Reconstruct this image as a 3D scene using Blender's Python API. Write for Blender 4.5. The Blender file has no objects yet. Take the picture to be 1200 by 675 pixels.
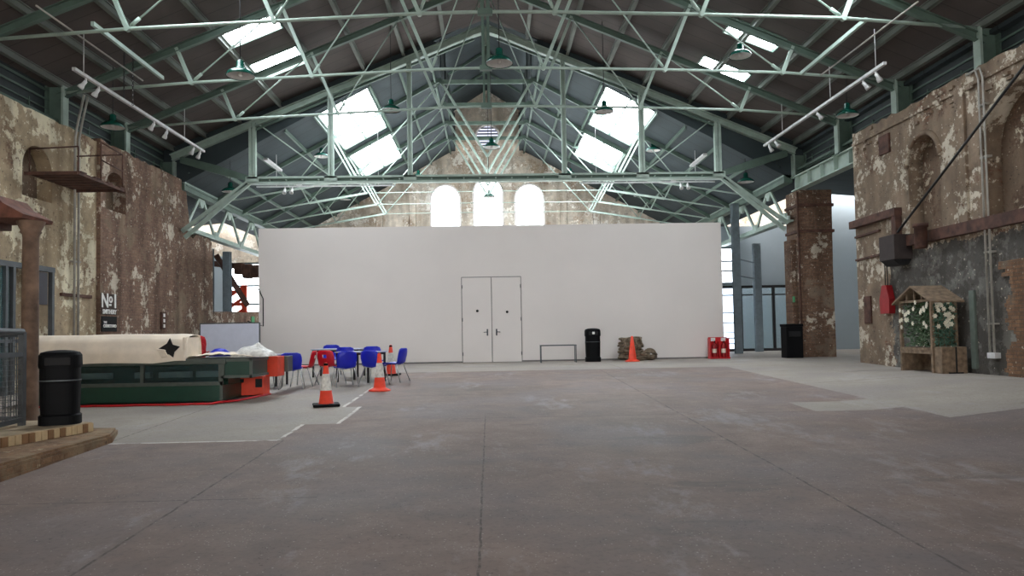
import bpy, bmesh, math, random
from mathutils import Vector, Matrix, Euler, noise as mnoise
random.seed(7)
S = bpy.context.scene
COL = S.collection
R = math.radians

# ------------------------------------------------------------------ camera
FPX = 870.0
yaw = math.atan(26 / FPX); pitch = math.atan(35 / FPX); roll = .0177
fwd = Vector((math.sin(yaw) * math.cos(pitch), math.cos(yaw) * math.cos(pitch), math.sin(pitch)))
rgt = Vector((math.cos(yaw), -math.sin(yaw), 0)); upv = rgt.cross(fwd)
rr = rgt * math.cos(roll) - upv * math.sin(roll); uu = upv * math.cos(roll) + rgt * math.sin(roll)
cam_d = bpy.data.cameras.new('camera'); cam = bpy.data.objects.new('camera', cam_d); COL.objects.link(cam)
cam_d.sensor_width = 36; cam_d.lens = FPX / 1200 * 36; cam_d.shift_y = 18 / 1200; cam_d.clip_end = 300; cam_d.clip_start = .05
cam.matrix_world = Matrix(((rr.x, uu.x, -fwd.x, 0), (rr.y, uu.y, -fwd.y, 0), (rr.z, uu.z, -fwd.z, 1.0), (0, 0, 0, 1)))
S.camera = cam
# ------------------------------------------------------------------ world and light
W = bpy.data.worlds.new('world'); S.world = W; W.use_nodes = True
bg = W.node_tree.nodes['Background']; bg.inputs[0].default_value = (1, .985, .96, 1); bg.inputs[1].default_value = 2.6
SKYLIGHT = 10.8      # brightness of the milky roof glazing
S.view_settings.view_transform = 'Standard'; S.view_settings.look = 'None'; S.view_settings.gamma = 1
S.view_settings.use_curve_mapping = False
S.view_settings.exposure = 1.33
S.cycles.max_bounces = 8; S.cycles.diffuse_bounces = 5; S.cycles.glossy_bounces = 3; S.cycles.transmission_bounces = 4
S.cycles.caustics_reflective = False; S.cycles.caustics_refractive = False
S.cycles.sample_clamp_indirect = 6
S.cycles.use_denoising = True

# ------------------------------------------------------------------ materials
def lin(c):
    return tuple(((v / 255) / 12.92 if v / 255 <= .04045 else ((v / 255 + .055) / 1.055) ** 2.4) for v in c) + (1,)
MATS = {}
class N:
    def __init__(s, name):
        s.m = bpy.data.materials.new(name); s.m.use_nodes = True
        s.t = s.m.node_tree; s.b = s.t.nodes['Principled BSDF']
    def n(s, typ, **k):
        x = s.t.nodes.new(typ)
        for a, v in k.items(): setattr(x, a, v)
        return x
    def l(s, a, b): s.t.links.new(a, b)
    def pos(s, obj=False):
        if obj: return s.n('ShaderNodeTexCoord').outputs['Object']
        return s.n('ShaderNodeNewGeometry').outputs['Position']
    def noise(s, vec, scale, detail=4, rough=.55):
        x = s.n('ShaderNodeTexNoise'); x.inputs['Scale'].default_value = scale
        x.inputs['Detail'].default_value = detail; x.inputs['Roughness'].default_value = rough
        s.l(vec, x.inputs['Vector']); return x.outputs['Fac']
    def ramp(s, fac, a, b, ca=(0, 0, 0, 1), cb=(1, 1, 1, 1)):
        x = s.n('ShaderNodeValToRGB'); x.color_ramp.elements[0].position = a; x.color_ramp.elements[1].position = b
        x.color_ramp.elements[0].color = ca; x.color_ramp.elements[1].color = cb
        s.l(fac, x.inputs[0]); return x.outputs[0]
    def mix(s, fac, a, b, mode='MIX'):
        x = s.n('ShaderNodeMix', data_type='RGBA', blend_type=mode)
        for v, i in ((fac, 0), (a, 6), (b, 7)):
            if isinstance(v, (float, int)): x.inputs[i].default_value = v
            elif isinstance(v, tuple): x.inputs[i].default_value = v
            else: s.l(v, x.inputs[i])
        return x.outputs[2]
    def math(s, op, a, b=0.0, c=0.0):
        x = s.n('ShaderNodeMath', operation=op)
        for v, i in ((a, 0), (b, 1), (c, 2)):
            if isinstance(v, (float, int)): x.inputs[i].default_value = v
            else: s.l(v, x.inputs[i])
        return x.outputs[0]
    def mapv(s, vec, scale=(1, 1, 1), loc=(0, 0, 0)):
        x = s.n('ShaderNodeMapping'); x.inputs['Scale'].default_value = scale; x.inputs['Location'].default_value = loc
        s.l(vec, x.inputs['Vector']); return x.outputs[0]
    def bump(s, h, strength=.4, dist=.02):
        x = s.n('ShaderNodeBump'); x.inputs['Strength'].default_value = strength; x.inputs['Distance'].default_value = dist
        s.l(h, x.inputs['Height']); s.l(x.outputs[0], s.b.inputs['Normal'])

def simple(name, c, rough=.6, metal=0.0, var=.12, scale=6, bump=0.0):
    """a plain painted / moulded surface with a little wear in tone"""
    if name in MATS: return MATS[name]
    g = N(name); p = g.pos(True); c = lin(c)
    f = g.noise(p, scale, 4)
    d = tuple(max(0, v * (1 - var * 1.6)) for v in c[:3]) + (1,); e = tuple(min(1, v * (1 + var)) for v in c[:3]) + (1,)
    g.l(g.ramp(f, .3, .7, d, e), g.b.inputs['Base Color'])
    g.b.inputs['Roughness'].default_value = rough; g.b.inputs['Metallic'].default_value = metal
    if bump: g.bump(g.noise(p, scale * 6, 3), bump, .01)
    MATS[name] = g.m; return g.m
def glow(name, c, s):
    g = N(name); g.b.inputs['Base Color'].default_value = lin(c); g.b.inputs['Emission Color'].default_value = lin(c)
    g.b.inputs['Emission Strength'].default_value = s
    f = g.noise(g.pos(), 1.5, 2); g.l(g.ramp(f, .2, .8, (s * .9,) * 3 + (1,), (s * 1.1,) * 3 + (1,)), g.b.inputs['Emission Strength'])
    return g.m
def wallmat(name, axis, plaster, flake, brick, brick2, cut=.5, flakecut=.58, seed=0.0, dark=None):
    g = N(name); sep = g.n('ShaderNodeSeparateXYZ'); P = g.pos(); g.l(P, sep.inputs[0])
    cmb = g.n('ShaderNodeCombineXYZ'); g.l(sep.outputs[1 if axis == 'Y' else 0], cmb.inputs[0]); g.l(sep.outputs[2], cmb.inputs[1])
    v = cmb.outputs[0]
    br = g.n('ShaderNodeTexBrick'); br.inputs['Scale'].default_value = 1; br.inputs['Brick Width'].default_value = .23
    br.inputs['Row Height'].default_value = .078; br.inputs['Mortar Size'].default_value = .009; br.inputs['Mortar Smooth'].default_value = .3
    br.inputs['Color1'].default_value = lin(brick); br.inputs['Color2'].default_value = lin(brick2); br.inputs['Mortar'].default_value = lin(tuple(int(c * .82) for c in plaster))
    g.l(v, br.inputs['Vector'])
    sv = g.mapv(P, (1, 1, 1), (seed, seed, seed))
    big = g.noise(sv, .55, 6, .6); mid = g.noise(sv, 2.4, 8, .68); fine = g.noise(sv, 14, 5, .7)
    streak = g.noise(g.mapv(P, (1.3, 1.3, .22), (seed, 0, 0)), 1.6, 2, .5)
    pl = g.mix(g.ramp(mid, .35, .65), lin(tuple(int(c * .74) for c in plaster)), lin(plaster))
    bcol = g.mix(g.ramp(fine, .3, .75), br.outputs['Color'], lin(tuple(int(c * .75) for c in brick)), 'MIX')
    m1 = g.ramp(g.math('ADD', g.math('MULTIPLY', big, .6), g.math('MULTIPLY', mid, .4)), cut - .03, cut + .03)
    c = g.mix(m1, pl, bcol)
    fl = g.ramp(g.math('ADD', g.math('MULTIPLY', g.noise(sv, 1.1, 3), .5), g.math('MULTIPLY', g.noise(sv, 5.5, 8, .72), .5)), flakecut - .012, flakecut + .012)
    c = g.mix(fl, c, lin(flake))
    if dark:   # painted dado below a height
        dcol, dz, dy = dark
        e = g.math('ADD', sep.outputs[2], g.math('MULTIPLY', g.math('SUBTRACT', mid, .5), .9))
        mk = g.math('MULTIPLY', g.math('LESS_THAN', e, dz), g.math('LESS_THAN', g.math('ADD', sep.outputs[1], mid), dy))
        c = g.mix(g.math('MULTIPLY', mk, .85), c, g.mix(g.ramp(mid, .5, .58), lin(dcol), lin(tuple(min(255, int(q * 1.75)) for q in dcol))))
    c = g.mix(g.ramp(g.math('ADD', g.math('MULTIPLY', streak, .65), g.math('MULTIPLY', mid, .35)), .44, .66, (0, 0, 0, 1), (.8, .8, .8, 1)), c, g.mix(1.0, c, (.42, .38, .34, 1), 'MULTIPLY'))
    pit = g.n('ShaderNodeTexVoronoi'); pit.inputs['Scale'].default_value = 9; g.l(sv, pit.inputs['Vector'])
    pk = g.math('MULTIPLY', g.math('LESS_THAN', pit.outputs['Distance'], .2), g.math('GREATER_THAN', fine, .5))
    c = g.mix(g.math('MULTIPLY', pk, .7), c, g.mix(g.math('GREATER_THAN', mid, .5), lin(tuple(int(q * .45) for q in brick)), lin(flake)))
    g.l(c, g.b.inputs['Base Color']); g.b.inputs['Roughness'].default_value = .9
    h = g.math('ADD', g.math('MULTIPLY', g.math('MULTIPLY', br.outputs['Fac'], m1), -.5), g.math('ADD', g.math('MULTIPLY', mid, .8), g.math('MULTIPLY', fine, .5)))
    g.bump(h, .7, .03); return g.m

M_green = simple('pale_green_steel', (162, 180, 169), .55, 0, .12, 3)
M_green_d = simple('grey_green_steel', (88, 108, 97), .6, 0, .15, 2)
M_green_p = simple('purlin_steel', (108, 113, 106), .65, 0, .15, 1.5)
M_lamp = simple('dark_green_enamel', (16, 74, 62), .25, 0, .08)
M_lampin = simple('lamp_inner_enamel', (190, 190, 186), .5)
M_black = simple('black_plastic', (8, 9, 12), .65, 0, .2)
MATS['black_plastic'].node_tree.nodes['Principled BSDF'].inputs['Specular IOR Level'].default_value = .15
M_black_m = simple('black_steel', (26, 26, 28), .5)
M_chrome = simple('chrome_tube', (200, 202, 205), .3, .85)
M_grey_m = simple('grey_steel', (84, 88, 92), .5, .2)
M_bluegrey = simple('blue_grey_steel', (122, 134, 142), .55, .1)
M_blue = simple('blue_plastic', (16, 34, 190), .42, 0, .08)
M_red = simple('red_plastic', (205, 24, 40), .42, 0, .08)
M_orange = simple('orange_plastic', (226, 66, 32), .5, 0, .08)
M_cone = simple('cone_orange', (240, 70, 42), .5, 0, .1)
M_reflect = simple('reflective_white', (225, 222, 216), .5, 0, .2, 14)
M_white = simple('white_paint', (230, 223, 219), .7, 0, .03, .35)
M_track = simple('track_white', (200, 200, 200), .5)
M_cream = simple('cream_canvas', (240, 226, 208), .85, 0, .08, 3, .2)
M_greenc = simple('bottle_green_panel', (12, 62, 48), .4, 0, .1)
M_greenf = simple('grey_frame_trim', (82, 90, 84), .45, .2)
M_rust = simple('rusty_brown_iron', (84, 56, 46), .8, .1, .35, 5, .3)
M_wood = simple('weathered_timber', (126, 106, 86), .85, 0, .3, 9, .3)
M_woodr = simple('red_brown_timber', (112, 70, 56), .85, 0, .3, 6, .3)
M_tan = simple('tan_board', (150, 114, 84), .8)
M_col = simple('flaking_brown_paint', (120, 96, 80), .8, 0, .35, 4, .4)
M_rope = simple('hemp_rope', (126, 112, 94), .95, 0, .35, 12, .5)
M_dark = simple('dark_recess', (20, 20, 22), .8)
M_board = simple('pale_blue_board', (206, 210, 226), .6, 0, .03)
M_pipe = simple('grey_conduit', (164, 160, 152), .6, .2)
M_redm = simple('red_enamel', (200, 22, 32), .4)
M_redd = simple('dark_red_metal', (150, 24, 30), .5)
M_leaf = simple('leaf_green', (84, 112, 78), .6, 0, .4, 20)
M_leaf2 = simple('leaf_blue_green', (92, 128, 108), .6, 0, .4, 20)
M_petal = simple('white_petal', (226, 222, 204), .7)
M_seam = simple('seam_grey', (120, 116, 114), .7)
M_drywall = simple('blue_grey_drywall', (170, 182, 190), .85, 0, .06, .4)
M_table = simple('pale_table_laminate', (186, 190, 208), .4)
M_sign = simple('sign_white', (236, 234, 230), .6)
M_brush = simple('grey_stone', (128, 120, 110), .9, 0, .3, 4, .4)
M_louvre = simple('dark_louvre', (44, 52, 54), .7)
M_yellow = simple('green_sign', (70, 150, 100), .6)
M_sky = glow('milky_roof_glazing', (240, 248, 255), SKYLIGHT)
M_win = glow('bright_window_glass', (240, 248, 255), 3.0)
M_dim = glow('shaded_window_glass', (214, 218, 240), .55)
M_out = glow('daylit_window_glass', (205, 222, 240), 1.6)

def glassmat(name, col, rough=.05, alpha=.35):
    g = N(name); g.b.inputs['Base Color'].default_value = lin(col); g.b.inputs['Roughness'].default_value = rough
    g.b.inputs['Alpha'].default_value = alpha; g.b.inputs['Specular IOR Level'].default_value = .6
    f = g.noise(g.pos(), 3, 2); g.l(g.ramp(f, .2, .8, (rough,) * 3 + (1,), (rough + .12,) * 3 + (1,)), g.b.inputs['Roughness']); return g.m
M_glass = glassmat('tinted_glass', (90, 130, 135))
M_glassd = glassmat('display_glass', (40, 66, 72), .12, .4)

M_wl = wallmat('left_wall_plaster', 'Y', (196, 174, 142), (228, 218, 190), (136, 106, 86), (160, 128, 104), .55, .525, 3.1)
M_wlb = wallmat('left_pier_brick', 'Y', (166, 142, 120), (206, 194, 176), (132, 102, 86), (160, 126, 106), .44, .565, 9.4)
M_wr = wallmat('right_wall_plaster', 'Y', (148, 128, 108), (200, 190, 172), (112, 86, 68), (140, 100, 74), .56, .545, 15.0, ((62, 63, 62), 2.9, 19.6))
M_pil = wallmat('pillar_brick', 'X', (150, 130, 112), (196, 186, 170), (110, 82, 66), (146, 114, 90), .42, .575, 22.0)
M_gab = wallmat('gable_brick', 'X', (236, 222, 204), (244, 238, 228), (196, 172, 148), (226, 204, 180), .54, .56, 31.0)
M_brickstep = wallmat('step_brick', 'Y', (176, 150, 118), (196, 180, 150), (140, 106, 76), (168, 132, 98), .5, .62, 41.0)

def roofmat(name, c, c2, w):
    g = N(name); sep = g.n('ShaderNodeSeparateXYZ'); P = g.pos(); g.l(P, sep.inputs[0])
    f = g.math('FRACT', g.math('MULTIPLY', sep.outputs[1], 1 / w)); seam = g.math('LESS_THAN', f, .035)
    nz = g.ramp(g.noise(P, .8, 5), .3, .7, lin(c), lin(c2))
    pan = g.n('ShaderNodeTexWhiteNoise'); pan.noise_dimensions = '1D'; g.l(g.math('FLOOR', g.math('MULTIPLY', sep.outputs[1], 1 / w)), pan.inputs['W'])
    nz = g.mix(g.math('MULTIPLY', pan.outputs[0], .35), nz, g.mix(1.0, nz, (.7, .7, .7, 1), 'MULTIPLY'))
    g.l(g.mix(seam, nz, g.mix(1.0, nz, (.45, .45, .45, 1), 'MULTIPLY')), g.b.inputs['Base Color']); g.b.inputs['Roughness'].default_value = .85
    g.bump(seam, .5, .02); return g.m
M_rooff = roofmat('brown_boarded_soffit', (72, 65, 62), (88, 79, 75), .62)
M_roofr = roofmat('grey_green_sheet_roof', (44, 54, 57), (56, 67, 70), .9)

def floormat():
    g = N('worn_concrete'); P = g.pos(); sep = g.n('ShaderNodeSeparateXYZ'); g.l(P, sep.inputs[0]); X, Y = sep.outputs[0], sep.outputs[1]
    n1 = g.noise(P, .35, 6, .6); n2 = g.noise(P, 2.2, 8, .65); n3 = g.noise(P, 22, 4, .7)
    dark = g.mix(g.ramp(n1, .35, .65), lin((120, 104, 96)), lin((148, 129, 120)))
    dark = g.mix(g.ramp(n2, .35, .7), dark, g.mix(1.0, dark, (.74, .72, .72, 1), 'MULTIPLY'))
    pale = g.mix(g.ramp(n2, .3, .7), lin((150, 141, 131)), lin((166, 157, 147)))
    w = g.math('MULTIPLY', g.math('SUBTRACT', n2, .5), .10)
    Xw, Yw = g.math('ADD', X, w), g.math('ADD', Y, w)
    def AND(*a):
        r = a[0]
        for q in a[1:]: r = g.math('MULTIPLY', r, q)
        return r
    lt = lambda a, b: g.math('LESS_THAN', a, b); gt = lambda a, b: g.math('GREATER_THAN', a, b)
    zones = [AND(lt(Xw, -2.84), gt(Yw, 10.0), lt(Yw, 11.35)), AND(lt(Xw, -2.32), gt(Yw, 11.35), lt(Yw, 13.3)),
             AND(lt(Xw, -2.62), gt(Yw, 13.3)), gt(Yw, 20.3), AND(gt(Xw, 6.5), gt(Yw, 10.4)), AND(gt(Xw, 5.1), gt(Yw, 11.6), lt(Yw, 12.7), lt(Xw, 6.6))]
    z = zones[0]
    for q in zones[1:]: z = g.math('MAXIMUM', z, q)
    c = g.mix(z, dark, pale)
    # lighter worn scrapes and chips
    pv = g.mapv(P, (1, .45, 1))
    patch = g.ramp(g.math('ADD', g.math('MULTIPLY', g.noise(pv, .9, 3), .55), g.math('MULTIPLY', g.noise(pv, 5, 8, .75), .45)), .55, .64)
    c = g.mix(g.math('MULTIPLY', patch, .35), c, lin((176, 170, 172)))
    patch2 = g.ramp(g.noise(g.mapv(P, (.5, 1.3, 1), (7, 3, 0)), .8, 5, .6), .62, .66)
    c = g.mix(g.math('MULTIPLY', patch2, .45), c, lin((92, 84, 80)))
    vo = g.n('ShaderNodeTexVoronoi'); vo.inputs['Scale'].default_value = 15; g.l(P, vo.inputs['Vector'])
    rg = g.mix(g.ramp(g.noise(P, .55, 4), .45, .62), (0, 0, 0, 1), (.35, .35, .35, 1)); c = g.mix(rg, c, lin((126, 120, 124)))
    c = g.mix(g.math('MULTIPLY', g.ramp(n3, .52, .62), .35), c, g.mix(1.0, c, (.6, .58, .56, 1), 'MULTIPLY'))
    vo2 = g.n('ShaderNodeTexVoronoi'); vo2.inputs['Scale'].default_value = 30; g.l(P, vo2.inputs['Vector'])
    c = g.mix(g.math('MULTIPLY', g.math('MULTIPLY', g.math('LESS_THAN', vo2.outputs['Distance'], .17), g.math('LESS_THAN', n2, .47)), .55), c, lin((190, 180, 172)))
    c = g.mix(g.math('MULTIPLY', g.math('MULTIPLY', g.math('LESS_THAN', vo2.outputs['Distance'], .2), g.math('GREATER_THAN', n2, .6)), .7), c, lin((44, 40, 38)))
    chip = g.math('MULTIPLY', g.math('LESS_THAN', vo.outputs['Distance'], .11), g.math('GREATER_THAN', n2, .5))
    c = g.mix(g.math('MULTIPLY', chip, .5), c, lin((200, 192, 184)))
    # joints
    jn = g.math('MULTIPLY', g.math('SUBTRACT', g.noise(P, 5, 3), .5), .035)
    Xj, Yj = g.math('ADD', X, jn), g.math('ADD', Y, jn)
    def line(v, at, hw): return g.math('LESS_THAN', g.math('ABSOLUTE', g.math('SUBTRACT', v, at)), hw)
    js = [AND(line(Xj, -.1, .009), lt(Y, 11.8)), AND(line(Xj, 2.96, .012), lt(Y, 20.3)), AND(line(Xj, -2.76, .012), lt(Y, 10)),
          AND(line(Xj, -5.1, .012), gt(Y, 10), lt(Y, 20)), AND(line(Yj, 11.6, .012), gt(X, -.6), lt(X, 5)), AND(line(Yj, 6.9, .01), lt(X, -1.6)),
          line(Yj, 20.3, .015), AND(line(Xj, 3.6, .012), gt(Y, 20.3)), AND(line(Yj, 14.8, .01), gt(X, -2.4), lt(X, 6.5)), AND(line(Yj, 15.4, .02), gt(X, 6.5))]
    j = js[0]
    for q in js[1:]: j = g.math('MAXIMUM', j, q)
    c = g.mix(g.math('MULTIPLY', g.math('MULTIPLY', j, g.ramp(g.noise(P, 9, 2), .4, .55, (.25, .25, .25, 1), (1, 1, 1, 1))), .62), c, lin((52, 46, 44)))
    edge = AND(line(Xw, -2.62, .03), gt(Y, 13.3), lt(Y, 20))
    edge = g.math('MAXIMUM', edge, AND(line(Xw, -2.84, .03), gt(Y, 10.0), lt(Y, 11.35)))
    edge = g.math('MAXIMUM', edge, AND(line(Xw, -2.32, .03), gt(Y, 11.35), lt(Y, 13.3)))
    edge = g.math('MAXIMUM', edge, AND(line(Yw, 10.0, .03), lt(X, -2.84)))
    c = g.mix(g.math('MULTIPLY', g.math('MULTIPLY', edge, g.ramp(n2, .4, .5)), .7), c, lin((226, 220, 212)))
    g.l(c, g.b.inputs['Base Color'])
    g.l(g.ramp(n1, .3, .7, (.6,) * 3 + (1,), (.78,) * 3 + (1,)), g.b.inputs['Roughness']); g.b.inputs['Specular IOR Level'].default_value = .35
    g.bump(g.math('ADD', g.math('MULTIPLY', n3, .3), g.math('SUBTRACT', n2, j)), .25, .012); return g.m
M_floor = floormat()

# ------------------------------------------------------------------ mesh helpers
class MB:
    def __init__(s): s.v = []; s.f = []; s.sm = []
    def add(s, vs, fs, smooth=False):
        o = len(s.v); s.v += [tuple(v) for v in vs]; s.f += [tuple(i + o for i in f) for f in fs]; s.sm += [smooth] * len(fs); return s
    def box(s, x0, x1, y0, y1, z0, z1, b=0.0):
        if b <= 0:
            return s.add([(x0, y0, z0), (x1, y0, z0), (x1, y1, z0), (x0, y1, z0), (x0, y0, z1), (x1, y0, z1), (x1, y1, z1), (x0, y1, z1)],
                         [(0, 3, 2, 1), (4, 5, 6, 7), (0, 1, 5, 4), (1, 2, 6, 5), (2, 3, 7, 6), (3, 0, 4, 7)])
        bm = bmesh.new(); bmesh.ops.create_cube(bm, size=1)
        for v in bm.verts: v.co = Vector(((x0 + x1) / 2 + v.co.x * (x1 - x0), (y0 + y1) / 2 + v.co.y * (y1 - y0), (z0 + z1) / 2 + v.co.z * (z1 - z0)))
        bmesh.ops.bevel(bm, geom=bm.edges[:], offset=b, segments=2, affect='EDGES', profile=.6)
        bm.verts.ensure_lookup_table(); s.add([v.co for v in bm.verts], [[v.index for v in f.verts] for f in bm.faces]); bm.free(); return s
    def bar(s, p, q, w, h=None, up=(0, 0, 1)):
        """rectangular bar from p to q, w wide, h deep along up"""
        h = h or w; p, q = Vector(p), Vector(q); d = (q - p).normalized(); u = Vector(up)
        if abs(d.dot(u)) > .98: u = Vector((0, 1, 0))
        a = d.cross(u).normalized(); c = a.cross(d).normalized(); a *= w / 2; c *= h / 2
        return s.add([p - a - c, p + a - c, p + a + c, p - a + c, q - a - c, q + a - c, q + a + c, q - a + c],
                     [(0, 1, 2, 3), (4, 7, 6, 5), (0, 4, 5, 1), (1, 5, 6, 2), (2, 6, 7, 3), (3, 7, 4, 0)])
    def ibeam(s, p, q, w, h, t=.03, up=(0, 0, 1)):
        p, q = Vector(p), Vector(q); d = (q - p).normalized(); u = Vector(up)
        if abs(d.dot(u)) > .98: u = Vector((0, 1, 0))
        a = d.cross(u).normalized(); c = a.cross(d).normalized()
        s.bar(p + c * (h / 2), q + c * (h / 2), w, t, up); s.bar(p - c * (h / 2), q - c * (h / 2), w, t, up); s.bar(p, q, t, h, up); return s
    def tube(s, pts, r, n=8, closed=False, caps=True):
        pts = [Vector(p) for p in pts]; m = len(pts); rs = r if isinstance(r, (list, tuple)) else [r] * m
        ref = None; rings = []
        for i, p in enumerate(pts):
            a = pts[(i - 1) % m] if (i > 0 or closed) else p; b = pts[(i + 1) % m] if (i < m - 1 or closed) else p
            d = (b - a).normalized()
            if ref is None: ref = d.orthogonal().normalized()
            ref = (ref - d * ref.dot(d)); ref = ref.normalized() if ref.length > 1e-6 else d.orthogonal().normalized()
            o = d.cross(ref)
            rings.append([p + (ref * math.cos(2 * math.pi * k / n) + o * math.sin(2 * math.pi * k / n)) * rs[i] for k in range(n)])
        vs = [v for q in rings for v in q]; fs = []
        for i in range(m if closed else m - 1):
            for k in range(n):
                a, b = i * n + k, i * n + (k + 1) % n; c, d = ((i + 1) % m) * n + (k + 1) % n, ((i + 1) % m) * n + k
                fs.append((a, b, c, d))
        s.add(vs, fs, True)
        if caps and not closed:
            o = len(s.v) - len(vs); s.f += [tuple(o + k for k in reversed(range(n))), tuple(o + (m - 1) * n + k for k in range(n))]; s.sm += [False, False]
        return s
    def lathe(s, prof, n=24, c=(0, 0, 0), smooth=True):
        vs = []; fs = []
        for r, z in prof:
            for k in range(n): vs.append((c[0] + r * math.cos(2 * math.pi * k / n), c[1] + r * math.sin(2 * math.pi * k / n), c[2] + z))
        for i in range(len(prof) - 1):
            for k in range(n): fs.append((i * n + k, i * n + (k + 1) % n, (i + 1) * n + (k + 1) % n, (i + 1) * n + k))
        return s.add(vs, fs, smooth)
    def prism(s, poly, axis, a, b):
        """polygon extruded along axis 'X','Y','Z'; poly in the other two coordinates in order"""
        def P(u, v, w): return (w, u, v) if axis == 'X' else (u, w, v) if axis == 'Y' else (u, v, w)
        n = len(poly); vs = [P(u, v, a) for u, v in poly] + [P(u, v, b) for u, v in poly]
        return s.add(vs, [tuple(range(n)), tuple(reversed(range(n, 2 * n)))] + [(k, k + n, (k + 1) % n + n, (k + 1) % n) for k in range(n)])
    def build(s, name, mat, parent=None, loc=None, smooth=None):
        me = bpy.data.meshes.new(name); me.from_pydata(s.v, [], s.f); me.update()
        bm = bmesh.new(); bm.from_mesh(me); bmesh.ops.recalc_face_normals(bm, faces=bm.faces); bm.to_mesh(me); bm.free()
        for p, q in zip(me.polygons, s.sm): p.use_smooth = q
        me.materials.append(mat); o = bpy.data.objects.new(name, me); COL.objects.link(o)
        if parent: o.parent = parent
        if loc: o.location = loc
        return o
def plate(name, outer, holes, M, thick, mat, parent=None):
    """flat slab with holes: 2-D outlines filled, thickened and set by matrix M"""
    cu = bpy.data.curves.new(name, 'CURVE'); cu.dimensions = '2D'; cu.fill_mode = 'BOTH'; cu.extrude = thick / 2
    for pl in [outer] + list(holes):
        sp = cu.splines.new('POLY'); sp.points.add(len(pl) - 1); sp.use_cyclic_u = True
        for k, (x, y) in enumerate(pl): sp.points[k].co = (x, y, 0, 1)
    t = bpy.data.objects.new('tmp', cu); COL.objects.link(t); dg = bpy.context.evaluated_depsgraph_get()
    me = bpy.data.meshes.new_from_object(t.evaluated_get(dg)); bpy.data.objects.remove(t); bpy.data.curves.remove(cu)
    me.transform(M); me.materials.clear(); me.materials.append(mat); me.name = name
    for p in me.polygons: p.use_smooth = False
    o = bpy.data.objects.new(name, me); COL.objects.link(o)
    if parent: o.parent = parent
    return o
MYZ = lambda x: Matrix(((0, 0, 1, x), (1, 0, 0, 0), (0, 1, 0, 0), (0, 0, 0, 1)))      # (y,z) outline at x
MXZ = lambda y: Matrix(((1, 0, 0, 0), (0, 0, -1, y), (0, 1, 0, 0), (0, 0, 0, 1)))     # (x,z) outline at y
def struct(o): o['kind'] = 'structure'; return o
def tag(o, label, cat, group=None):
    o['label'] = label; o['category'] = cat
    if group: o['group'] = group
    return o
def thing(name, label, cat, loc=(0, 0, 0), rz=0.0, group=None):
    o = bpy.data.objects.new(name, None); COL.objects.link(o); o.location = loc; o.rotation_euler = (0, 0, rz)
    o.empty_display_size = .2; return tag(o, label, cat, group)
def dup(root, loc, rz=0.0, label=None, scale=None):
    r = root.copy(); COL.objects.link(r); r.location = loc; r.rotation_euler = (0, 0, rz)
    if label: r['label'] = label
    if scale: r.scale = scale
    for ch in list(root.children):
        c = ch.copy(); COL.objects.link(c); c.parent = r
        for q in list(ch.children):
            d = q.copy(); COL.objects.link(d); d.parent = c
    return r
def arch(y0, y1, z0, zt, n=14):
    c = (y0 + y1) / 2; r = abs(y1 - y0) / 2; zs = zt - r
    return [(y0, z0), (y1, z0)] + [(c + r * math.cos(math.pi * k / n) * (1 if y1 > y0 else -1), zs + r * math.sin(math.pi * k / n)) for k in range(n + 1)]
def circ(cx, cy, r, n=28): return [(cx + r * math.cos(2 * math.pi * k / n), cy + r * math.sin(2 * math.pi * k / n)) for k in range(n)]
def fz(X, Y):
    m = max(0, 21 - Y); b = min(1, max(0, (X - 6) / 3)); return -.033 * m * (1 - b) - .05 * b * min(1, m / 2)

# ------------------------------------------------------------------ floor (falls gently towards the near end)
m = MB(); xs = [-18 + .6 * i for i in range(63)]; ys = [-8 + .5 * i for i in range(99)]
m.add([(x, y, fz(x, y)) for y in ys for x in xs], [(j * 63 + i, j * 63 + i + 1, (j + 1) * 63 + i + 1, (j + 1) * 63 + i) for j in range(98) for i in range(62)], True)
struct(m.build('floor', M_floor))

# ------------------------------------------------------------------ side walls
M_niche = wallmat('shaded_niche_plaster', 'Y', (140, 118, 98), (196, 184, 162), (104, 80, 64), (124, 96, 76), .54, .575, 61.0)  # browner plaster, darkened to deepen the shade inside the niches
def jag(y0, y1, z, amp, st=.23, z1=None):
    out = []; n = max(2, int(abs(y1 - y0) / st)); z1 = z if z1 is None else z1
    for k in range(n + 1):
        t = k / n; out.append((y0 + (y1 - y0) * t, z + (z1 - z) * t + random.choice((0, -amp, amp * .6, 0))))
    return out
def wall(name, x_in, x_out, outline, holes, mat, face_t=.36):
    sgn = 1 if x_out > x_in else -1
    w = plate(name, outline, holes, MYZ(x_in + sgn * face_t / 2), face_t, mat)
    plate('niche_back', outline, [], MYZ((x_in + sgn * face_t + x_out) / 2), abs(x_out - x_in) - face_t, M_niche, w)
    return struct(w)
XL, XR = -10.6, 10.5
oL = [(-8, -.9), (20.4, -.3), (20.4, 6.42)] + jag(20.4, -8, 6.42, .03)[1:]
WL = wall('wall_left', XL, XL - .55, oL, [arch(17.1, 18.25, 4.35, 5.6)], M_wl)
oLb = [(20.3, -.3), (28.45, -.3), (28.45, 4.1)] + [(28.35, 4.62), (28.0, 4.82), (27.4, 4.86), (26.9, 4.75), (26.55, 4.55), (26.3, 4.62), (26.2, 5.3), (26.05, 5.75), (25.98, 6.2), (25.8, 6.45)] + jag(25.5, 20.3, 6.46, .05)
wlb = plate('brick_pier', oLb, [arch(20.55, 21.7, 4.62, 5.72)], MYZ(XL - .12), .45, M_wlb); struct(wlb)
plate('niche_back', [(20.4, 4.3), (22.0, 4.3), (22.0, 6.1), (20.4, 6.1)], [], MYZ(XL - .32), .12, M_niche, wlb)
oLow = [(28.45, -.1), (36, -.1)] + jag(36, 28.45, 2.22, .06, .3, 1.98)
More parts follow.
